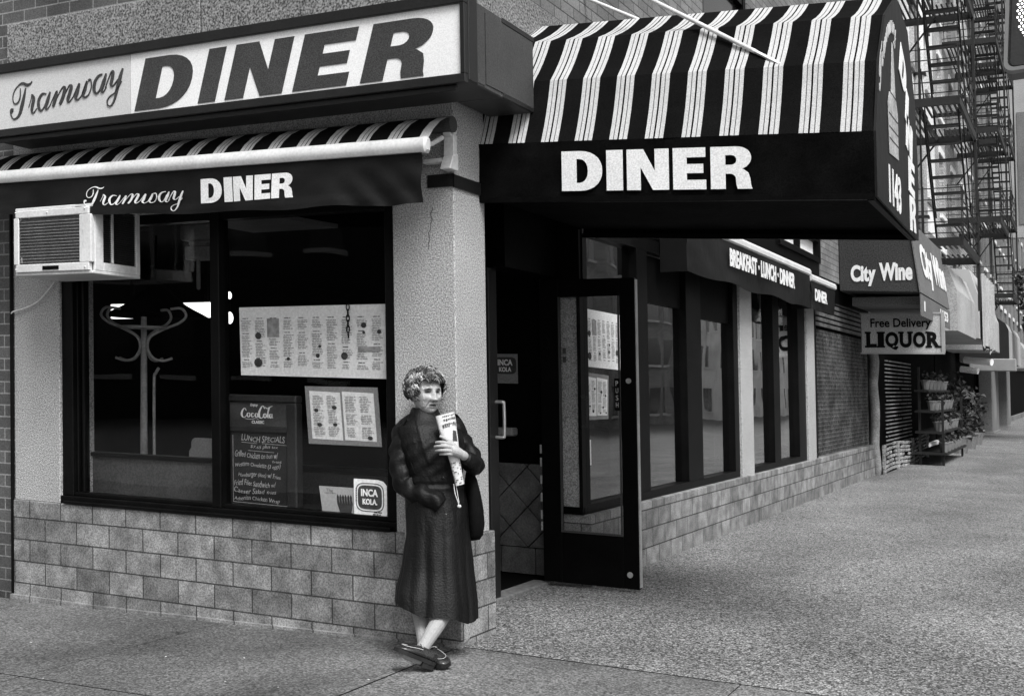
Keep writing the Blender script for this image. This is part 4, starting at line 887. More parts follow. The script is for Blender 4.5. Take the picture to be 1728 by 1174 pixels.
mb.build('lettering', mat('liquor_letters', .004, .8, spec=.1), T)
T = thing('bead_curtain', 'perforated bottle-glass screen in the liquor shop doorway', 'screen', (-.1, 17, .3))
mb = MB(); mb.box(-.3, -.25, 13.8, 20, .2, 2.6); mb.build('backing', soot, T)
mb = MB(); rr = random.Random(9)
for i in range(22):
    for j in range(34):
        y = 15.3 + j * .095 + (i % 2) * .047; z = .45 + i * .07
        if rr.random() < .9 and y < 18.6: mb.box(-.07, -.05, y, y + .06, z, z + .022)
mb.build('slats', mat('bead_metal', .22, .4, .6, 2), T)
mb = MB()
for k in range(40): y = 15.9 + rr.random() * .9; mb.box(-.19, -.17, y, y + .08, 1.55 + rr.random() * .55, 1.60 + rr.random() * .5 if False else 1.62 + rr.random() * .45)
T = thing('crate_fence', 'low row of woven pale crates along the liquor shop front', 'fence', (.1, 16, 0))
mb = MB(); mb.box(.05, .1, 13.75, 19.5, .0, .48); mb.build('backing', soot, T)
mb = MB(); rr = random.Random(4)
for i in range(7):
    y = 13.75
    while y < 19.4:
        l_ = .12 + rr.random() * .2; z = .06 + i * .068 + .03 * sin(y * 1.4)
        if rr.random() < .85: mb.hexa([(.11, y, z), (.14, y, z), (.14, y + l_, z + .01), (.11, y + l_, z + .01), (.11, y, z + .035), (.14, y, z + .035), (.14, y + l_, z + .045), (.11, y + l_, z + .045)])
        y += l_ + .05
for y in (13.76, 15.3, 17.2, 19.4): mb.box(.1, .15, y, y + .05, 0, .52)
mb.build('woven_slats', mat('crate_wood', .26, .8, .6, 5, .5, 40), T)
# flower stand: shelves of light cups and dark plants
T = thing('flower_stand', 'tiered stand of potted flowers with pale cups outside the shop', 'plant stand', (.6, 18, 0))
mb = MB()
for y in (16.7, 20.2): mb.box(.30, .34, y, y + .05, 0, 1.85); mb.box(.7, .74, y, y + .05, 0, 1.3)
for k in range(4): z = .25 + k * .38; mb.box(.25, .8 - k * .1, 16.6, 20.3, z, z + .04)
mb.split('shelf_frame', iron, T)
pot = None; rr = random.Random(21); pots = []
for k in range(4):
    for j in range(6):
        y = 16.85 + j * .6; x = .72 - k * .1; z = .29 + k * .38
        if pot is None:
            mb = MB(); mb.loft([[(x + r_ * cos(2 * pi * q_ / 10), y + r_ * sin(2 * pi * q_ / 10), z + h) for q_ in range(10)] for r_, h in ((.055, 0), (.085, .16), (.095, .16), (.095, .18))])
            pot = mb.build('flower_pot', mat('pale_pot', .16, .6, .5, 2)); tag(pot, 'small pale pot on the tiered stand beneath the pale awnings', 'pot', 'pale pots on the flower stand'); px0 = (x, y, z)
        else:
            c = pot.copy(); C.objects.link(c); c.location = S((x - px0[0], y - px0[1], z - px0[2]))
        pots.append((x, y, z))
def leaves(mb, c, rx, ry, rz, n, size, rr, droop=0):
    for i in range(n):
        while True:
            p = Vector((rr.uniform(-1, 1), rr.uniform(-1, 1), rr.uniform(-1, 1)))
            if p.length < 1: break
        q = Vector(c) + Vector((p.x * rx, p.y * ry, p.z * rz))
        if noise.noise(q * (1.2 / max(rx, .2))) < -.18: continue
        d = Vector((rr.uniform(-1, 1), rr.uniform(-1, 1), rr.uniform(-1, .6))).normalized(); s_ = size * rr.uniform(.6, 1.3)
        sd_ = d.cross(Vector((rr.uniform(-1, 1), rr.uniform(-1, 1), rr.uniform(-1, 1)))).normalized() * s_ * .35
        nrm = d.cross(sd_).normalized() * s_ * .12
        mb.add([q, q + d * s_ * .5 + sd_ + nrm, q + d * s_, q + d * s_ * .5 - sd_ + nrm], [(0, 1, 2, 3)])
rr = random.Random(33)
for k, (x, y, z, rx, rz, n) in enumerate(((.5, 21.5, 0, .36, 1.75, 480), (.5, 23.6, 0, .36, 1.6, 480), (.45, 26.0, 0, .34, 1.5, 420))):
    t = thing('potted_plant', ('tall arching palm-like plant beside the flower stand', 'bushy leafy plant in the middle of the pavement row', 'darker leafy plant nearest the grey pillars')[k], 'plant', (x, y, 0), 'plants outside the shops')
    mb = MB()
    if k == 0:
        for i in range(26):
            a = rr.uniform(0, 2 * pi); h = rr.uniform(.9, 1.7); rch = rr.uniform(.25, .55)
            P = catmull([(x, y, .3), (x + .2 * rch * cos(a), y + .2 * rch * sin(a), h * .75), (x + .6 * rch * cos(a), y + .6 * rch * sin(a), h), (x + rch * cos(a), y + rch * sin(a), h * .85)], 4)
            mb.tube(P, [.012] * (len(P) - 1) + [.003], 4)
            for p, q_ in zip(P[5:], P[6:]):
                d = Vector(q_) - Vector(p); sdv = d.cross(Vector((0, 0, 1))).normalized()
                for sg in (-1, 1): mb.add([p, Vector(p) + d * .6 + sdv * sg * .12 - Vector((0, 0, .05)), Vector(p) + d], [(0, 1, 2)])
    leaves(mb, (x, y, rz * .55), rx, rx * 1.5, rz * .5, n, .13, rr); mb.build('foliage', leaf_m, t)
    mb = MB(); mb.tube([(x, y, .3), (x + .03, y, rz * .7)], [.03, .012], 6); mb.build('stem', bark, t)
    mb = MB(); mb.loft([[(x + r_ * cos(2 * pi * q_ / 14), y + r_ * sin(2 * pi * q_ / 14), h) for q_ in range(14)] for r_, h in ((.2, .03), (.28, .4), (.3, .4), (.3, .44))]); mb.build('pot', grey_wall, t)
mb = MB()
for p in pots: leaves(mb, (p[0], p[1], p[2] + .24), .12, .14, .1, 26, .09, rr)
tag(mb.build('flowers', leaf_m, kind='stuff'), 'small dark flowers and leaves massed over the pots of the stand', 'flowers')
# grey pillars in front of the far shop
pl = None
for k, (y, x) in enumerate(((34.5, .35), (42.3, .35))):
    t = thing('shop_pillar', ('grey square pillar under the dark arched awning', 'thinner looking grey pillar further along than the arched awning')[k], 'pillar', (x, y, 0), 'grey shopfront pillars')
    mb = MB(); mb.box(x - .4, x, y, y + 3.2 - k, -.3, 2.6); mb.build('shaft', grey_wall, t, bevel=.02); mb = MB(); mb.box(x - .42, x + .05, y - .05, y + 3.3 - k, -.3, .1); mb.build('plinth', grey_wall, t, bevel=.02)

# ------------------------------------------------------------------ further awnings along the avenue
def box_awning(name, label, y0, y1, x, z0, z1, m, arch=False, drape=False, mface=None):
    t = thing(name, label, 'awning', (x / 2, y0, z0), None)
    pr = [(0, z0), (x, z0), (x, lerp(z0, z1, .62))] + ([(x * cos(R(a)), lerp(z0, z1, .62) + (z1 - z0) * .38 * sin(R(a))) for a in (20, 40, 60, 75, 90)] if arch else [(x * .86, z1)]) + [(0, z1 + .1)]
    mb = MB(); mb.loft([[(px, yy, pz) for px, pz in pr] for yy in (y0, y1)], cap=False); mb.build('fabric', m, t)
    mb = MB(); mb.prism(pr, lambda u, v, h: (u, h, v), y0 - .01, y0 + .01); mb.build('end_panel', mface or m, t)
    if drape:
        mb = MB(); n_ = 40
        vs_ = [(x + .05 + .06 * sin(i * .9) + .05 * noise.noise(Vector((i * .3, k, 1))), lerp(y0 + .3, y1 - .2, i / n_), lerp(z1 - .05, z0 - .15 - .2 * noise.noise(Vector((i * .4, 0, 5))), k / 6)) for k in range(7) for i in range(n_ + 1)]
        mb.add(vs_, [(k * (n_ + 1) + i, k * (n_ + 1) + i + 1, (k + 1) * (n_ + 1) + i + 1, (k + 1) * (n_ + 1) + i) for k in range(6) for i in range(n_)]); mb.build('hanging_sheet', pale_aw, t, smooth=True)
    return t
pale_aw = mat('pale_awning', .36, .85, .15, 1, .25, 40); black_aw = mat('arched_awning', .012, .8, .3, 2)
box_awning('shop_awning', 'pale grey plain awning next along from the grey wine awning', 15.6, 19.2, 1.12, 2.46, 3.6, pale_aw)
box_awning('shop_awning', 'white draped awning with ragged hanging sheets', 19.6, 23.2, 1.15, 2.5, 3.9, mat('white_awning', .42, .85, .1, 1), drape=True)
box_awning('shop_awning', 'light grey awning with creased front beyond the draped one', 23.8, 26.2, 1.12, 2.4, 3.6, pale_aw)
t = box_awning('shop_awning', 'black arched awning with pale front far up the avenue', 28, 34, 1.25, 2.2, 3.6, pale_aw, arch=True, mface=black_aw)
box_awning('shop_awning', 'small pale awning just past the black arched one', 36, 42, 1.3, 2.2, 3.1, pale_aw)
mb = MB(); mb.box(.3, 1.45, 27.2, 27.5, 1.95, 2.28); tag(mb.build('shop_sign_board', mat('signboard', .28, .6, .2, 3), bevel=.02), 'low grey signboard hanging under the black arched awning', 'sign')
mb = MB(); mb.tube([(.35, 25.5, 2.2), (1.0, 25.2, 2.14)], .09, 10); tag(mb.build('rolled_blind', paper), 'white rolled blind hanging beside the leafy plants', 'blind')
mb = MB(); mb.tube([(.35, 24.4, 1.95), (.75, 24.3, 1.9)], .08, 10); tag(mb.build('rolled_blind', pale_wall), 'shorter pale roll just below the white rolled blind', 'blind')

# ------------------------------------------------------------------ tenements up the avenue
def tenement(label, y0, y1, h, m, cols, z0=2.6, floors=5, fh=2.42, zwin=3.3, trim=pale_wall, ww=.95):
    t = thing('tenement', label, 'building', (-2, y0, 0))
    w_ = MB()
    cw = (y1 - y0) / cols
    rowz = [zwin + fh * k for k in range(floors)]
    zs = [z0] + [q_ for z in rowz for q_ in (z, z + 1.5)] + [h]
    for a, b in zip(zs[::2], zs[1::2]): w_.box(-.4, .0, y0, y1, a, b)
    for z in rowz:
        yy = y0
        for c_ in range(cols):
            c0 = y0 + (c_ + .5) * cw; w_.box(-.4, .0, yy, c0 - ww / 2, z, z + 1.5); yy = c0 + ww / 2
        w_.box(-.4, .0, yy, y1, z, z + 1.5)
    w_.box(-8, -.4, y0, y0 + .3, -.5, h); w_.box(-.38, -.02, y0, y1, -.5, .25)
    w_.build('wall', m, t)
    s_ = MB(); s_.box(-.35, -.12, y0 + .1, y1 - .1, .25, 2.6); s_.build('shopfront', soot, t)
    for z in rowz:
        for c_ in range(cols):
            c0 = y0 + (c_ + .5) * cw
            f = MB(); f.box(-.22, .06, c0 - ww / 2 - .06, c0 + ww / 2 + .06, z - .1, z); f.box(-.2, .035, c0 - ww / 2 - .05, c0 + ww / 2 + .05, z + 1.5, z + 1.66); f.box(-.2, -.12, c0 - ww / 2, c0 - ww / 2 + .07, z, z + 1.5); f.box(-.2, -.12, c0 + ww / 2 - .07, c0 + ww / 2, z, z + 1.5); f.box(-.2, -.13, c0 - ww / 2 + .07, c0 + ww / 2 - .07, z + .7, z + .77)
            fo = f.build('window', trim, t); p = MB(); p.box(-.2, -.18, c0 - ww / 2, c0 + ww / 2, z, z + 1.5); p.build('pane', dark_win if rnd.random() < .45 else curtain, fo)
    k_ = MB(); k_.box(-.4, .3, y0, y1, h, h + .5); k_.build('cornice', trim, t)
tenement('pale rendered tenement with fire escapes just past the diner block', 13.6, 23.2, 16, pale_wall, 4, trim=grey_wall)
tenement('grey brick tenement with fire escapes in the middle of the row', 23.22, 34, 18, brick_t, 4, trim=pale_wall)
tenement('taller dark brick tenement towards the far end of the row', 34.02, 50, 22, brick_b, 6, trim=pale_wall)
tenement('farthest grey tenement closing the row up the avenue', 50.02, 84, 26, grey_wall, 10, trim=pale_wall)

def fire_escape(label, y0, y1, X, zs, n_slat=14, m=iron, stair_side=1):
    t = thing('fire_escape', label, 'fire escape', (0, (y0 + y1) / 2, zs[0]), 'fire escapes along the tenement row')
    for k, z in enumerate(zs):
        p = MB()
        for i in range(n_slat): xx = lerp(.05, X - .06, i / (n_slat - 1)); p.box(xx, xx + .035, y0 + .05, y0 + (y1 - y0) * (.45 if xx > X * .45 else 1) - .05, z, z + .02) if xx < X * .45 or True else None
        for i in range(n_slat): xx = lerp(.05, X - .06, i / (n_slat - 1)); p.box(xx, xx + .03, y1 - .75, y1 - .05, z, z + .02) if xx > X * .45 else None
        p.box(.0, X, y0, y0 + .05, z - .10, z + .04); p.box(X - .05, X, y0 + .05, y1, z - .10, z + .04); p.box(0, X, y1, y1 + .05, z - .1, z + .04); p.box(X * .45, X * .45 + .04, y0 + .05, y1, z - .06, z)
        po = p.build('platform', m, t)
        r_ = MB()
        for i in range(5):
            hz = z + .12 + i * .19
            r_.bar((0, y0 + .02, hz), (X, y0 + .02, hz), .016); r_.bar((X - .02, y0, hz), (X - .02, y1, hz), .016)
        n_ = max(3, int((y1 - y0) / .8))
        for i in range(n_ + 1): yy = lerp(y0, y1, i / n_); r_.bar((X - .02, yy, z), (X - .02, yy, z + .92), .016)
        for i in range(3): xx = lerp(.05, X, i / 2); r_.bar((xx, y0 + .02, z), (xx, y0 + .02, z + .92), .016)
        r_.build('railing', m, t)
        if k < len(zs) - 1:
            s_ = MB(); z2 = zs[k + 1]; a, b = y1 - .55, y0 + .75
            for xx in (X * .48, X - .1): s_.bar((xx, a, z), (xx, b, z2), .03, .08)
            n2 = 9
            for i in range(1, n2): yy = lerp(a, b, i / n2); zz = lerp(z, z2, i / n2); s_.box(X * .48, X - .1, yy - .1, yy + .1, zz, zz + .03)
            for xx in (X * .46, X - .08): s_.bar((xx, a, z + .75), (xx, b, z2 + .75), .022)
            s_.build('stairs', m, t)
        b_ = MB(); b_.bar((0, y1 - .3, z - .9), (X * .5, y1 - .3, z - .08), .03); b_.build('bracket', m, t)
    u_ = MB(); u_.bar((X - .02, y1, zs[0] - 1.0), (X - .02, y1, zs[-1] + 2), .05); u_.bar((X * .46, y0 + .5, zs[0] - .4), (X * .46, y0 + .5, zs[-1] + 2), .03); u_.split('upright', m, t)
fire_escape('nearest black iron fire escape with slatted platforms on the pale tenement', 15.0, 18.2, 1.30, [3.96, 6.34, 8.72, 11.1])
fire_escape('second iron fire escape further up the pale row with smaller platforms', 25.4, 28.6, 1.28, [5.75, 8.0, 10.25, 12.5])
fire_escape('third iron fire escape small in the distance by the blade sign', 32.8, 36, 1.15, [4.4, 6.8, 9.2, 11.6, 14])
# light-catching tall flue strips between the fire escapes
T = thing('flue_pipe', 'tall pale flue pipe fixed to the wall beside the nearest fire escape', 'pipe', (.1, 19.6, 3))
mb = MB(); mb.tube([(.12, 19.7, 3.8), (.12, 19.7, 15)], .09, 10); mb.build('pipe', pale_wall, T, smooth=True); mb = MB()
for z in (5, 8, 11): mb.box(0, .24, 19.6, 19.8, z, z + .06)
mb.split('clamp', iron, T)
T = thing('blade_sign', 'tall pale vertical blade sign with a dark panel at the right edge', 'sign', (.8, 40, 6.9))
mb = MB(); mb.box(.15, 1.75, 40, 40.25, 7.0, 12.9); mb.build('panel', pale_aw, T, bevel=.03); mb = MB(); mb.box(1.05, 1.7, 39.97, 39.995, 7.5, 11.6); mb.build('dark_inset', grey_wall, T); mb = MB(); mb.box(0, .15, 40.05, 40.2, 8, 8.1); mb.box(0, .15, 40.05, 40.2, 12, 12.1); mb.split('bracket', iron, T)

# ------------------------------------------------------------------ street tree at the right edge
T = thing('street_tree', 'leafy dark branches of a street tree hanging in at the right edge', 'tree', (3.3, 30, 0))
tr_ = MB(); P = catmull([(3.3, 30, 0), (3.25, 30, 1.6), (3.35, 30.1, 3.2), (3.2, 30, 4.6), (2.9, 29.9, 6.0)], 5); tr_.tube(P, [lerp(.16, .05, i / (len(P) - 1)) for i in range(len(P))], 10)
for k, (dx, dy, dz) in enumerate(((-1.3, -.3, .5), (-1.1, .8, .9), (.9, .4, 1.2), (.6, -.9, 1.0), (-.5, -1.0, .6))):
    b = Vector((3.25, 30.05, 3.0 + k * .35)); tr_.tube(catmull([tuple(b), tuple(b + Vector((dx * .5, dy * .5, dz * .8))), tuple(b + Vector((dx, dy, dz * .9)))], 4), [.06, .05, .045, .04, .035, .03, .025, .02, .012], 6)
tr_.build('trunk', bark, T, smooth=True)
mb = MB(); rr = random.Random(5)
for c_, r_ in (((1.9, 29.6, 3.9), .5), ((2.3, 29.8, 4.5), .7), ((3.2, 30, 5.2), 1.2), ((2.6, 30.8, 4.6), .8), ((3.9, 30.2, 4.8), .9), ((1.75, 29.6, 4.6), .45), ((1.85, 29.7, 3.4), .35), ((3.0, 29.2, 4.3), .8)): leaves(mb, c_, r_, r_, r_ * .8, int(520 * r_), .17, rr)
mb.build('crown', leaf_m, T)

# ------------------------------------------------------------------ pedestrian signal near the camera
T = thing('pedestrian_signal', 'dark pedestrian signal with a hand of white lamps at the top right', 'signal', (2.99, -.45, 2.0))
rv = Vector((.999, .045, 0)); fw = Vector((-.045, .999, 0)); tilt = R(3)
o_ = Vector((2.818, -.51, 2.705))
def sg(u, v, h):                    # u right, v up, h towards the viewer
    u2 = u * cos(tilt) - v * sin(tilt) * -1; v2 = v * cos(tilt) + u * sin(tilt) * 1.0; 
    p = o_ + rv * u2 - fw * h; return (p.x, p.y, p.z + v2 - SU * p.x - SV * p.y + SU * o_.x + SV * o_.y)
def rrect(x0, y0, x1, y1, r_, n=5): return arc(x1 - r_, y0 + r_, r_, r_, -90, 0, n) + arc(x1 - r_, y1 - r_, r_, r_, 0, 90, n) + arc(x0 + r_, y1 - r_, r_, r_, 90, 180, n) + arc(x0 + r_, y0 + r_, r_, r_, 180, 270, n)
mb = MB(); mb.prism(rrect(.0, .0, .46, .46, .03), sg, -.18, -.0); mb.build('housing', cabinet, T)
mb = MB(); mb.flat(curve_mesh([rrect(-.010, -.010, .470, .470, .035), rrect(.004, .004, .456, .456, .028)], .06), lambda u, v, h: sg(u, v, h + .008)); mb.build('visor_rim', mat('rim_grey', .16, .45, .1, 5), T)
mb = MB(); mb.prism(rrect(.014, .014, .446, .446, .02), sg, .001, .012); mb.build('lens_panel', mat('lens', .018, .4, .1, 4, .3, 120), T)
hand = [(.17, .06), (.09, .08), (.055, .12), (.036, .18), (.030, .27), (.032, .42), (.075, .43), (.09, .34), (.11, .44), (.16, .44), (.17, .34), (.18, .44), (.23, .44), (.24, .34), (.26, .43), (.31, .42), (.32, .30), (.34, .34), (.40, .33), (.37, .24), (.33, .13), (.27, .06)]
def inside(x, y):
    c_ = False
    for i in range(len(hand)):
        (a, b), (c2, d) = hand[i], hand[i - 1]
        if (b > y) != (d > y) and x < (c2 - a) * (y - b) / (d - b) + a: c_ = not c_
    return c_
mb = MB()
for i in range(30):
    for j in range(34):
        x = .036 + i * .0145 + (j % 2) * .00725; y = .05 + j * .0128
        if inside(x, y): mb.prism([(x + .0042 * cos(q_ * pi / 3), y + .0042 * sin(q_ * pi / 3)) for q_ in range(6)], sg, .012, .0155)
mb.build('hand_lamps', led, T)
mb = MB(); a = sg(.46, .23, -.09); mb.bar(a, sg(.62, .23, -.09), .05); mb.tube([sg(.66, -2.45, -.09), sg(.66, 1.2, -.09)], .06, 12); mb.build('pole', iron, T)

# ------------------------------------------------------------------ buildings across the two streets (they show in the window reflections)
def across(label, x0, x1, y0, y1, h, m, axis, n, fl):
    t = thing('opposite_building', label, 'building', ((x0 + x1) / 2, (y0 + y1) / 2, 0), 'buildings across the streets')
    mb = MB(); mb.box(x0, x1, y0, y1, -1, h); mb.build('wall', m, t)
    g = MB(); f = MB()
    for i in range(n):
        for k in range(fl):
            z = 1.0 + k * 3.1 if k else .6
            if axis == 'x':
                a = lerp(y0, y1, (i + .5) / n); g.box(x0 - .02, x0 - .005, a - .6, a + .6, z, z + 1.9); f.box(x0 - .12, x0 - .021, a - .7, a + .7, z - .15, z)
            else:
                a = lerp(x0, x1, (i + .5) / n); g.box(a - .6, a + .6, y1 + .005, y1 + .02, z, z + 1.9); f.box(a - .7, a + .7, y1 + .021, y1 + .12, z - .15, z)
    g.build('windows', dark_win, t); f.build('sills', pale_wall, t)
across('grey rendered block across the avenue mirrored in the shop windows', 24, 34, 6, 38, 13, mat('far_render', .5, .9, .3, .5), 'x', 14, 4)
across('brick block further along the far side of the avenue', 24, 34, 38.2, 80, 17, brick_t, 'x', 16, 5)
across('pale block farthest along the far side of the avenue', 24, 34, 80.2, 150, 20, pale_wall, 'x', 22, 6)
across('dark block across the side street facing the diner', -30, 2, -30, -20, 7, mat('dark_block', .04, .9, .3, .5), 'y', 12, 4)
# ------------------------------------------------------------------ the woman leaning on the corner pier
PO = Vector((.0696, -.4133, 0)); PR = Vector((.89357, .44893, 0)); PT = Vector((.44893, -.89357, 0))
def WP(r_, t_, z): p = PO + PR * r_ + PT * t_; return Vector((p.x, p.y, z - SU * (p.x - PO.x) - SV * (p.y - PO.y)))
T = thing('person', 'elderly woman in a long dark coat leaning on the pale corner pier with crossed ankles', 'person', tuple(PO))
g = lambda d2: math.exp(-d2)
HC = Vector((-.036, -.310, 1.366)); HY = R(34); HT = R(4)
HS = Vector((cos(HY), -sin(HY), 0)); HF = Vector((sin(HY), cos(HY), 0))
def head_pt(x, y, z): v = HC + HS * x + HF * y; return WP(v.x, v.y, v.z + z - .02 * x)
def face_surface(x, z):
    """forward relief of the face in head space"""
    y = 0
    ax = abs(x)
    if -.046 < z < .024: t_ = (.024 - z) / .056 if z > -.032 else max(0, (z + .046) / .014); y += .030 * min(1, max(0, t_)) ** .8 * g((x / (.0095 + .004 * min(1, max(0, t_)))) ** 2)
    y += .011 * g(((ax - .0135) / .0075) ** 2 + ((z + .031) / .009) ** 2)
    y -= .019 * g(((ax - .031) / .016) ** 2 + ((z - .010) / .011) ** 2)
    y += .004 * g(((ax - .031) / .011) ** 2 + ((z - .010) / .007) ** 2)
    y += .011 * g(((ax - .029) / .02) ** 2 + ((z - .028) / .008) ** 2)
    y -= .004 * g(((ax - .031) / .014) ** 2 + ((z + .007) / .004) ** 2)
    y += .009 * g(((ax - .040) / .016) ** 2 + ((z + .020) / .017) ** 2)
    fold = .020 + max(0, -.034 - z) * .45
    if z < -.028: y -= .008 * g(((ax - fold) / .0042) ** 2) * g(((z + .052) / .026) ** 2)
    y += .007 * g((x / .022) ** 2 + ((z + .053) / .006) ** 2) + .007 * g((x / .02) ** 2 + ((z + .068) / .006) ** 2)
    y -= .010 * g((x / .019) ** 2 + ((z + .0605) / .0034) ** 2)
    y += .010 * g((x / .02) ** 2 + ((z + .094) / .013) ** 2)
    y += .006 * g(((ax - .045) / .014) ** 2 + ((z + .075) / .02) ** 2)
    y -= .002 * sin(z * 420) * g(((z - .06) / .018) ** 2) * g((x / .045) ** 2)
    return y
def head_mesh(mb):
    n, m = 84, 72; rings = []
    for i in range(1, m):
        th = pi * i / m; ring = []
        for j in range(n):
            ph = 2 * pi * j / n; dx, dy, dz = sin(th) * cos(ph), sin(th) * sin(ph), -cos(th)
            lo = smooth(-dz * 1.1); k = 1 - .13 * lo
            hx = .074 * math.copysign(abs(dx) ** .9, dx) * k; hz = .113 * dz; hy = .094 * dy * (1 - .1 * lo) + .012 * lo
            if dy > 0: hy = hy * (1 - .10 * (abs(dx) < .7)) ; hy += face_surface(hx, hz) * smooth(dy * 2.2)
            ring.append(head_pt(hx, hy, hz))
        rings.append(ring)
    mb.loft(rings)
    for sx in (-1, 1):
        c = head_pt(sx * .072, -.008, -.012)
        mb.ball(c, .010, .017, .031, 12, 8, axes=((WP(*(HS * 1)) - WP(0, 0, 0)), (WP(*HF) - WP(0, 0, 0)), Vector((0, 0, 1))))
bodymb = MB(); head_mesh(bodymb)
def limb(pts, n=14, k=5, mb=bodymb):
    P = catmull(pts, k); mb.tube([WP(*p[:3]) for p in P], [max(p[3], .002) for p in P], n)
limb([(-.045, -.335, 1.345, .052), (-.05, -.345, 1.27, .052), (-.045, -.35, 1.22, .062), (-.03, -.345, 1.17, .085)])
def ring_at(r_, t_, z, a, b, n=40, yaw=R(18), e=.85):
    out = []
    for j in range(n):
        th = 2 * pi * j / n; c, s_ = cos(th), sin(th); x = a * math.copysign(abs(c) ** e, c); y = b * math.copysign(abs(s_) ** e, s_)
        out.append((r_ + x * cos(yaw) + y * sin(yaw), t_ - x * sin(yaw) + y * cos(yaw), z))
    return out
bodymb.loft([[WP(*p) for p in ring_at(c, t_, z, a, b)] for z, c, t_, a, b in ((1.225, -.045, -.34, .06, .055), (1.19, -.035, -.335, .12, .07), (1.12, -.015, -.325, .14, .095), (1.0, -.005, -.315, .135, .105), (.88, 0, -.30, .12, .1), (.78, .0, -.29, .14, .11), (.70, 0, -.28, .13, .11))])
limb([(.06, -.28, .80, .085), (.09, -.24, .62, .075), (.11, -.19, .46, .056), (.085, -.125, .33, .053), (.035, -.03, .215, .044), (-.03, .10, .125, .033), (-.05, .125, .085, .034)])
limb([(-.06, -.29, .80, .085), (-.085, -.24, .62, .07), (-.095, -.20, .46, .054), (-.078, -.15, .30, .048), (-.058, -.075, .18, .038), (-.048, -.03, .11, .032), (-.042, -.015, .07, .033)])
# feet inside the shoes
limb([(-.03, .135, .05, .026), (-.08, .16, .075, .026), (-.135, .19, .105, .02)])
limb([(-.04, -.02, .045, .026), (.0, .01, .035, .026), (.045, .04, .025, .02)])
# arms: her right hand in the pocket, her left forearm across the chest
limb([(-.125, -.325, 1.16, .045), (-.165, -.30, 1.06, .040), (-.135, -.255, .875, .038), (-.06, -.20, .83, .032), (.0, -.17, .81, .026)])
limb([(.08, -.345, 1.17, .045), (.145, -.345, 1.08, .036), (.205, -.30, .995, .032), (.20, -.20, 1.005, .028), (.170, -.115, 1.045, .024), (.158, -.10, 1.056, .023)])
# her left hand: palm, four unequal fingers and a thumb closed over the rolled paper
limb([(.166, -.108, 1.050, .020), (.145, -.092, 1.062, .026), (.125, -.082, 1.073, .029), (.108, -.078, 1.079, .027)], 14, 4)
for pts in ([(.118, -.078, 1.103, .0105), (.085, -.062, 1.116, .0095), (.050, -.070, 1.120, .0085), (.026, -.094, 1.117, .007)],
            [(.116, -.072, 1.088, .0108), (.082, -.054, 1.099, .0098), (.045, -.062, 1.100, .0086), (.020, -.088, 1.096, .007)],
            [(.118, -.072, 1.071, .0105), (.086, -.054, 1.078, .0095), (.050, -.062, 1.078, .0085), (.026, -.088, 1.075, .007)],
            [(.124, -.076, 1.056, .0095), (.096, -.060, 1.059, .0085), (.066, -.066, 1.059, .0075), (.046, -.086, 1.057, .006)],
            [(.138, -.088, 1.082, .0135), (.112, -.082, 1.112, .0115), (.080, -.082, 1.135, .0095), (.048, -.094, 1.150, .0075)]):
    limb(pts, 10, 4)
skin_tone_cache = {}
def tone(p):                                             # own colours of brows, eyes, lips, stockings, plus shade painted into creases and hollows
    q = p.copy(); d = q - PO; z = d.z + SU * d.x + SV * d.y
    r_, t_ = d.dot(PR), d.dot(PT)
    if z < .7: return .30
    hx = (r_ - HC.x) * HS.x + (t_ - HC.y) * HS.y; hy = (r_ - HC.x) * HF.x + (t_ - HC.y) * HF.y; hz = z - HC.z + .02 * hx
    if z < 1.23 or hy < .03: return .36 * (1 + .15 * noise.noise(q * 90))
    ax = abs(hx); c = .38 * (1 + .22 * noise.noise(q * 70) + .14 * noise.noise(q * 190))
    brow = g(((ax - .031) / .017) ** 2) * g(((hz - .0265 + .25 * max(0, ax - .03) - .10 * max(0, .022 - ax)) / .0068) ** 4); c = lerp(c, .035, min(1, brow * 1.1))
    eye = g(((ax - .031) / .0175) ** 4 + ((hz - .0105 + .10 * max(0, ax - .03)) / .0066) ** 4); c = lerp(c, .018, eye)  # dark eyes, enlarged with painted socket shade
    c = lerp(c, .17, .75 * g(((ax - .033) / .016) ** 2 + ((hz + .001) / .0035) ** 2)); fold = .021 + max(0, -.034 - hz) * .45  # shade under the eyes painted in
    if hz < -.026: c = lerp(c, .13, .8 * g(((ax - fold) / .0028) ** 2) * g(((hz + .050) / .022) ** 4))  # shade of the nose-to-mouth folds put into the colour
    c = lerp(c, .22, .7 * g(((hz - .056) / .0022) ** 2) * g((hx / .035) ** 4)); c = lerp(c, .2, .7 * g(((ax - .006) / .0022) ** 2 + ((hz - .034) / .008) ** 2))  # forehead and frown creases shaded by colour
    lip = g((hx / .023) ** 4 + ((hz + .0605) / .010) ** 4); c = lerp(c, .2, lip); c = lerp(c, .012, g((hx / .023) ** 4 + ((hz + .0605 + .22 * max(0, ax - .007)) / .0044) ** 4))  # lip colour, then painted shade in the mouth gap
    c = lerp(c, .03, g(((ax - .0085) / .005) ** 2 + ((hz + .0385) / .0042) ** 2))  # painted shade under the nose at the nostrils
    return c
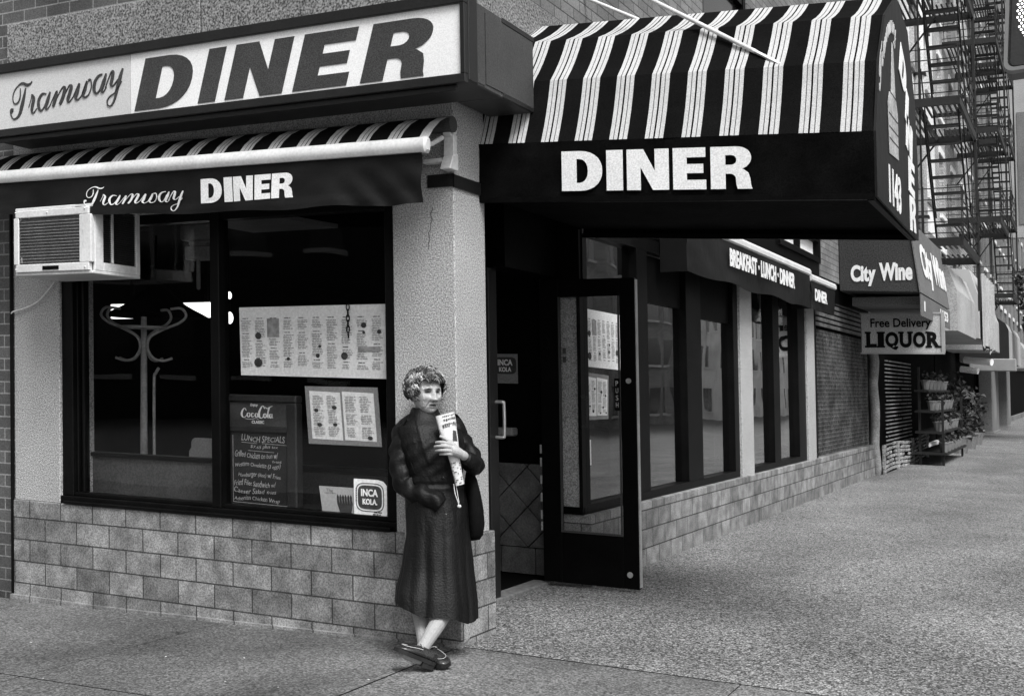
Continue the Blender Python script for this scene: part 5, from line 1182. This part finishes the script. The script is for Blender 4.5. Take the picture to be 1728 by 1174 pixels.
# fuse into one continuous body
me = bpy.data.meshes.new('raw'); me.from_pydata(bodymb.v, [], bodymb.f)
ro = bpy.data.objects.new('raw', me); C.objects.link(ro)
bm = bmesh.new(); bm.from_mesh(me); bmesh.ops.recalc_face_normals(bm, faces=bm.faces); bm.to_mesh(me); bm.free()
md = ro.modifiers.new('r', 'REMESH'); md.mode = 'VOXEL'; md.voxel_size = .0026; md.use_smooth_shade = True
ev = bpy.data.meshes.new_from_object(ro.evaluated_get(bpy.context.evaluated_depsgraph_get()))
fused = MB(); fused.add([v.co.copy() for v in ev.vertices], [tuple(p.vertices) for p in ev.polygons])
bpy.data.objects.remove(ro)
fused.build('body', skin, T, smooth=True, attr=('tone', tone))

# hair: a cap of short permed locks
mb = MB(); rr = random.Random(14); tones = []
def hair_shell(th, ph):
    dx, dy, dz = sin(th) * cos(ph), sin(th) * sin(ph), cos(th)
    return Vector((.102 * dx, .106 * dy - .016, .106 * dz + .038))
n, m = 48, 30; rings = []
for i in range(1, m):
    th = pi * .62 * i / m; ring = []
    for j in range(n):
        ph = 2 * pi * j / n; p = hair_shell(th, ph)
        front = max(0, sin(ph))
        if p.y > .02 and p.z < .072 + .02 * cos(ph * 3): p = Vector((p.x * .9, p.y * .66, max(p.z, .06)))
        k = 1 + .10 * noise.noise(p * 40) + .06 * noise.noise(p * 90); ring.append(head_pt(p.x * k, p.y * k, p.z * (1 + .5 * (k - 1))))
    rings.append(ring)
mb.loft(rings)
base_n = len(mb.v); tones += [.045] * base_n
for i in range(1500):
    th = math.acos(1 - rr.random() * 1.42); ph = rr.uniform(0, 2 * pi); p = hair_shell(th, ph)
    if p.y > .03 and p.z < .080 and abs(p.x) < .078: continue
    if p.z < (-.012 if p.y > -.03 else -.05) or (p.y > .0 and p.z < .0 and abs(p.x) < .05): continue
    out = Vector((p.x, p.y + .018, p.z - .036)).normalized(); tang = out.cross(Vector((rr.uniform(-.35, .35) + .25, rr.uniform(-.35, .35) - .2, 1))).normalized(); dn = tang.cross(out)
    if dn.z > 0: dn = -dn
    P = []; curl = rr.uniform(.010, .017); L_ = rr.uniform(.030, .052); sgn = rr.choice((-1, 1))
    for k in range(7):
        t_ = k / 6; a = t_ * 3.6
        q_ = p * 1.0 + out * (.004 + curl * .55 * sin(a)) + dn * (L_ * t_ * .75) + tang * (curl * sgn * (1 - cos(a)) * .6)
        P.append(head_pt(*q_))
    k0 = len(mb.v); w_ = rr.uniform(.0026, .0050); mb.tube(P, [w_ * .7, w_, w_ * 1.1, w_, w_ * .9, w_ * .6, .0008], 5, flat=.7)
    c_ = lerp(.03, .34, smooth(.5 + 1.5 * noise.noise(p * 26)) ** 1.5) * rr.uniform(.6, 1.3); tones += [c_] * (len(mb.v) - k0)
ho = mb.build('hair', hair_m, T, smooth=True); a_ = ho.data.attributes.new('tone', 'FLOAT', 'POINT')
for i, c_ in enumerate(tones): a_.data[i].value = c_

# coat
tab = [(1.292, -.05, -.335, .066, .062), (1.262, -.05, -.335, .078, .074), (1.240, -.05, -.335, .094, .086), (1.222, -.045, -.335, .128, .098), (1.198, -.035, -.33, .158, .112), (1.165, -.022, -.325, .170, .125), (1.12, -.012, -.315, .171, .135), (1.0, .0, -.30, .160, .142), (.93, .003, -.295, .152, .138), (.885, .006, -.292, .157, .138), (.86, .007, -.29, .158, .140), (.77, .012, -.28, .165, .152), (.63, .014, -.258, .168, .160), (.45, .010, -.225, .186, .175), (.30, .008, -.190, .210, .190), (.22, .006, -.172, .214, .196)]
mb = MB(); N_ = 160; M_ = 150; rings = []
for i in range(M_ + 1):
    z = lerp(1.292, .22, i / M_); c, t_, a, b = interp(tab, z); ring = []
    low = smooth((.9 - z) / .5)
    base = ring_at(c, t_, z, a, b, N_, R(16), .88)
    for j, p in enumerate(base):
        th = 2 * pi * j / N_; rad = Vector((p[0] - c, p[1] - t_, 0)); u_ = rad.normalized()
        warp = th + .18 * noise.noise(Vector((cos(th) * 1.3, sin(th) * 1.3, z * 2.2)))
        d_ = low * (.022 * (abs(sin(2.5 * warp + 1.0)) - .6) + .006 * (abs(sin(7.5 * warp + 1.2 * z)) - .6))
        d_ += .008 * (1 - low * .7) * noise.noise(Vector((cos(th) * 2.4, sin(th) * 2.4, z * 5))) * smooth((1.24 - z) / .1)
        d_ += .005 * (1 - low * .8) * (abs(noise.noise(Vector((cos(th) * 5 + z * 5, sin(th) * 5, z * 12)))) - .2) * smooth((1.2 - z) / .1)
        d_ += .008 * g(((z - .873) / .012) ** 2) * .6 - .006 * g(((z - .893) / .010) ** 2)      # belt seam
        # bust and slanting drag folds towards the raised arm
        front = max(0, sin(th))
        d_ += front * .012 * g(((z - 1.07) / .07) ** 2) + front * .004 * sin((z * 1.2 - p[0] * .9) * 62) * smooth((z - .9) / .08) * smooth((1.18 - z) / .08)
        pk = (p[0] - .045 - .02 * (1.2 - z)); d_ += .006 * smooth(pk / .006) * (1 if front > .5 else 0) * (1 - smooth((pk - .10) / .04))   # buttoned front edge
        pl = p[0] + .10 - .30 * (1.25 - z)
        if z > 1.0 and front > 0: d_ += .004 * smooth(pl / .008)
        zz = z + (.022 - .25 * p[0]) * smooth((.5 - z) / .28) + .010 * smooth((.4 - z) / .2) * sin(warp * 5)
        ring.append(WP(p[0] + u_.x * d_, p[1] + u_.y * d_, zz))
    rings.append(ring)
mb.loft(rings, cap=False)
inner = [[WP(*(lambda q_: (c0[0] + (q_[0] - c0[0]) * .93, c0[1] + (q_[1] - c0[1]) * .93, q_[2] + .004))(p)) for p in ring_at(c0[0], c0[1], z, a, b, 40, R(16), .88)] for z, (c0, a, b) in ((.225, ((.006, -.232), .205, .184)), (.40, ((.010, -.245), .19, .17)))]
co = mb.build('coat', coat_m, T, smooth=True)
sl = MB()
def sleeve(pts, seed, cuff):
    P = catmull(pts, 12); n_ = 36; vs_ = []; rings = []
    pw = [WP(*p[:3]) for p in P]; x = None; cum = 0
    for i, p in enumerate(P):
        t_ = (pw[min(i + 1, len(P) - 1)] - pw[max(i - 1, 0)]).normalized()
        if x is None: x = t_.cross(Vector((0, 1, 0))).normalized()
        x = (x - t_ * x.dot(t_)).normalized(); y = t_.cross(x); cum += (pw[i] - pw[i - 1]).length if i else 0
        ring = []
        for j in range(n_):
            a = 2 * pi * j / n_
            w_ = .010 * sin(cum * 70 + 2.2 * sin(a + seed) + seed) * (.5 + .5 * noise.noise(Vector((cos(a), sin(a), cum * 6 + seed)))) + .009 * noise.noise(Vector((cos(a) * 1.6, sin(a) * 1.6, cum * 13 + seed)))
            ring.append(pw[i] + (x * cos(a) + y * sin(a)) * (p[3] + w_))
        rings.append(ring)
    sl.loft(rings)
sleeve([(-.075, -.335, 1.222, .045), (-.118, -.333, 1.203, .056), (-.150, -.322, 1.170, .060), (-.170, -.305, 1.10, .063), (-.176, -.275, 1.00, .064), (-.150, -.245, .900, .064), (-.105, -.205, .858, .060), (-.045, -.165, .838, .056), (.010, -.140, .812, .052), (.045, -.135, .785, .046)], 1, .05)
sl.build('sleeve', coat_m, T, smooth=True); sl = MB()
sleeve([(.04, -.340, 1.212, .045), (.08, -.345, 1.192, .056), (.115, -.345, 1.160, .060), (.150, -.345, 1.09, .062), (.188, -.325, 1.03, .060), (.215, -.285, .985, .052), (.212, -.215, .990, .050), (.192, -.15, 1.022, .043), (.176, -.118, 1.040, .037)], 4, .04)
sl.build('sleeve', coat_m, T, smooth=True)
mb = MB(); strap = catmull([(-.135, -.225, 1.235), (-.155, -.228, 1.19), (-.15, -.205, 1.12), (-.12, -.175, 1.03), (-.09, -.155, .95)], 6)
mb.tube([WP(p[0], p[1] - .012, p[2]) for p in strap], .005, 6); mb.build('seam', bag_m, T, smooth=True)
for rb, tb, zb in ((.058, -.155, .93), (.070, -.128, .74), (.075, -.105, .55)):
    mb = MB(); mb.ball(WP(rb, tb, zb), .009, .006, .009, 10, 6); mb.build('button', leather, T, smooth=True)
# shoes
def shoe(heel, toe, upv, wd=1.0):
    a0 = Vector(heel); ax = Vector(toe) - a0; Ls = ax.length; ax.normalize(); up = Vector(upv); up = (up - ax * up.dot(ax)).normalized(); sd_ = ax.cross(up)
    prof_ = [(0, .018, .052), (.008, .027, .062), (.035, .032, .066), (.07, .032, .064), (.095, .033, .066), (.12, .037, .062), (.15, .041, .052), (.18, .042, .042), (.205, .037, .034), (.225, .026, .026), (.236, .010, .016)]
    def pt(s_, x, h): v = a0 + ax * s_ * (Ls / .236) + sd_ * x * wd + up * h; return WP(*v)
    up_ = MB(); rings = []
    for s_, hw, h in prof_:
        ring = [pt(s_, -hw, .014), pt(s_, -hw * 1.04, .014 + (h - .014) * .4)]
        for k in range(9): a = pi - pi * k / 8; ring.append(pt(s_, hw * .92 * cos(a) if True else 0, .014 + (h - .014) * (.55 + .45 * sin(a))))
        ring += [pt(s_, hw * 1.04, .014 + (h - .014) * .4), pt(s_, hw, .014)]; rings.append(ring)
    up_.loft(rings); so = up_.build('shoe', leather, T, smooth=True)
    m_ = MB(); outl = [(s_, hw * 1.10 + .002) for s_, hw, h in prof_]
    m_.loft([[pt(s_, -hw, -.004), pt(s_, -hw, .015), pt(s_, hw, .015), pt(s_, hw, -.004)] for s_, hw in outl]); m_.loft([[pt(s_, -hw, -.026), pt(s_, -hw, -.0045), pt(s_, hw, -.0045), pt(s_, hw, -.026)] for s_, hw in ((.0, .02), (.01, .03), (.045, .034), (.075, .034))])
    m_.build('sole', sole_m, so)
    m_ = MB()
    for sgn in (-1, 1): m_.tube([pt(*q_) for q_ in catmull([(.10, sgn * .034, .050), (.13, sgn * .033, .048), (.165, sgn * .032, .042), (.195, sgn * .024, .038), (.21, 0, .037)], 4)], .0016, 5)
    m_.tube([pt(*q_) for q_ in catmull([(.105, -.03, .060), (.108, 0, .073), (.105, .03, .060)], 4)], .0024, 5)
    m_.build('stitching', stitch_m, so, smooth=True)
shoe((.014, .125, .027), (-.172, .20, .125), (.35, -.2, .8), 1.08)
shoe((-.055, -.05, .032), (.082, .125, .018), (-.1, .1, 1), .98)

# what she holds and carries
T = thing('newspaper', 'rolled newspaper clutched upright against the coat of the woman', 'newspaper', tuple(WP(.12, -.12, .9)))
mb = MB(); P = catmull([(.072, -.150, 1.262, .050, .026), (.082, -.142, 1.215, .049, .026), (.100, -.125, 1.13, .040, .026), (.118, -.115, 1.05, .030, .022), (.132, -.112, .97, .025, .020), (.148, -.110, .895, .023, .017)], 6)
rings = []
for i, p in enumerate(P):
    ring = []
    for j in range(28):
        a = 2 * pi * j / 28; k = 1 + .06 * noise.noise(Vector((cos(a) * 2, sin(a) * 2, p[2] * 14)))
        x, y = p[3] * cos(a) * k, p[4] * sin(a) * k; ring.append(WP(p[0] + x * .97, p[1] + y - x * .25, p[2] + x * .22))
    rings.append(ring)
mb.loft(rings); mb.build('rolled_pages', mat('newsprint', .56, .8, .08, 14, .12, 90), T, smooth=50)
def on_paper(u, v, h):                       # u 0..1 across the front, v 0..1 upwards
    p = P[min(len(P) - 1, max(0, int((1 - v) * (len(P) - 1))))]; p2 = P[min(len(P) - 1, int((1 - v) * (len(P) - 1)) + 1)]; f_ = (1 - v) * (len(P) - 1) % 1
    p = [lerp(a, b, f_) for a, b in zip(p, p2)]; a = pi * (.92 - .84 * u); x, y = p[3] * 1.03 * cos(a), (p[4] * 1.05) * sin(a) + .002 + h
    return WP(p[0] + x * .97, p[1] + y - x * .25, p[2] + x * .22)
mb = MB(); rr = random.Random(8)
for v0, v1, u0, u1 in ((.915, .955, .40, .95), (.835, .885, .42, .97), (.745, .80, .32, .92)):
    u_ = u0
    while u_ < u1:
        wd = .025 + rr.random() * .05; a_, b_ = v0 + rr.random() * .012, v1 - rr.random() * .012
        if rr.random() < .85: mb.add([on_paper(u_, a_, .001), on_paper(u_ + wd, a_, .001), on_paper(u_ + wd * .9, b_, .001), on_paper(u_ + wd * .1, b_, .001)], [(0, 1, 2, 3)])
        if rr.random() < .5: mb.add([on_paper(u_ - .012, b_ - .012, .0015), on_paper(u_ + wd + .012, b_ - .012, .0015), on_paper(u_ + wd + .012, b_, .0015), on_paper(u_ - .012, b_, .0015)], [(0, 1, 2, 3)])
        u_ += wd + .03
for k in range(12):
    v = .30 - k * .024; u_ = .1
    while u_ < .9:
        e = u_ + .05 + rr.random() * .2
        if rr.random() < .45: mb.add([on_paper(u_, v, .001), on_paper(min(e, .95), v, .001), on_paper(min(e, .95), v + .012, .001), on_paper(u_, v + .012, .001)], [(0, 1, 2, 3)])
        u_ = e + .05
mb.add([on_paper(.62, .58, .0012), on_paper(.92, .56, .0012), on_paper(.9, .68, .0012), on_paper(.72, .70, .0012)], [(0, 1, 2, 3)])
mb.build('print', ink_d, T)
T = thing('handbag', 'soft black shoulder bag hanging at the hip of the woman', 'bag', tuple(WP(.2, -.33, .58)))
mb = MB(); rings = []
for z, c, hw, hd in ((.945, .190, .016, .05), (.90, .196, .028, .07), (.82, .205, .038, .085), (.74, .210, .046, .095), (.67, .212, .048, .095), (.61, .208, .044, .085), (.582, .204, .030, .06)):
    rings.append([WP(q_[0], q_[1], q_[2] + .008 * noise.noise(Vector((q_[0] * 20, q_[1] * 20, z * 9)))) for q_ in ring_at(c, -.335, z, hw, hd, 24, R(14), .7)])
mb.loft(rings); mb.build('pouch', bag_m, T, smooth=True)
mb = MB(); mb.tube([WP(*q_) for q_ in catmull([(.195, -.335, .93), (.19, -.40, 1.05), (.165, -.405, 1.17), (.12, -.40, 1.245), (.10, -.33, 1.245)], 5)], .008, 6); mb.build('strap', bag_m, T, smooth=True)
mb = MB(); mb.tube([WP(*q_) for q_ in catmull([(.115, -.112, .90), (.122, -.108, .85), (.135, -.108, .81), (.140, -.108, .79)], 5)], .0025, 5); mb.tube([WP(*q_) for q_ in catmull([(.128, -.110, .89), (.134, -.108, .85), (.142, -.108, .80)], 5)], .002, 5); mb.ball(WP(.142, -.108, .785), .012, .005, .009)
tag(mb.build('key_cord', steel, smooth=True), 'thin pale cord with a small tag dangling below the rolled newspaper', 'cord')
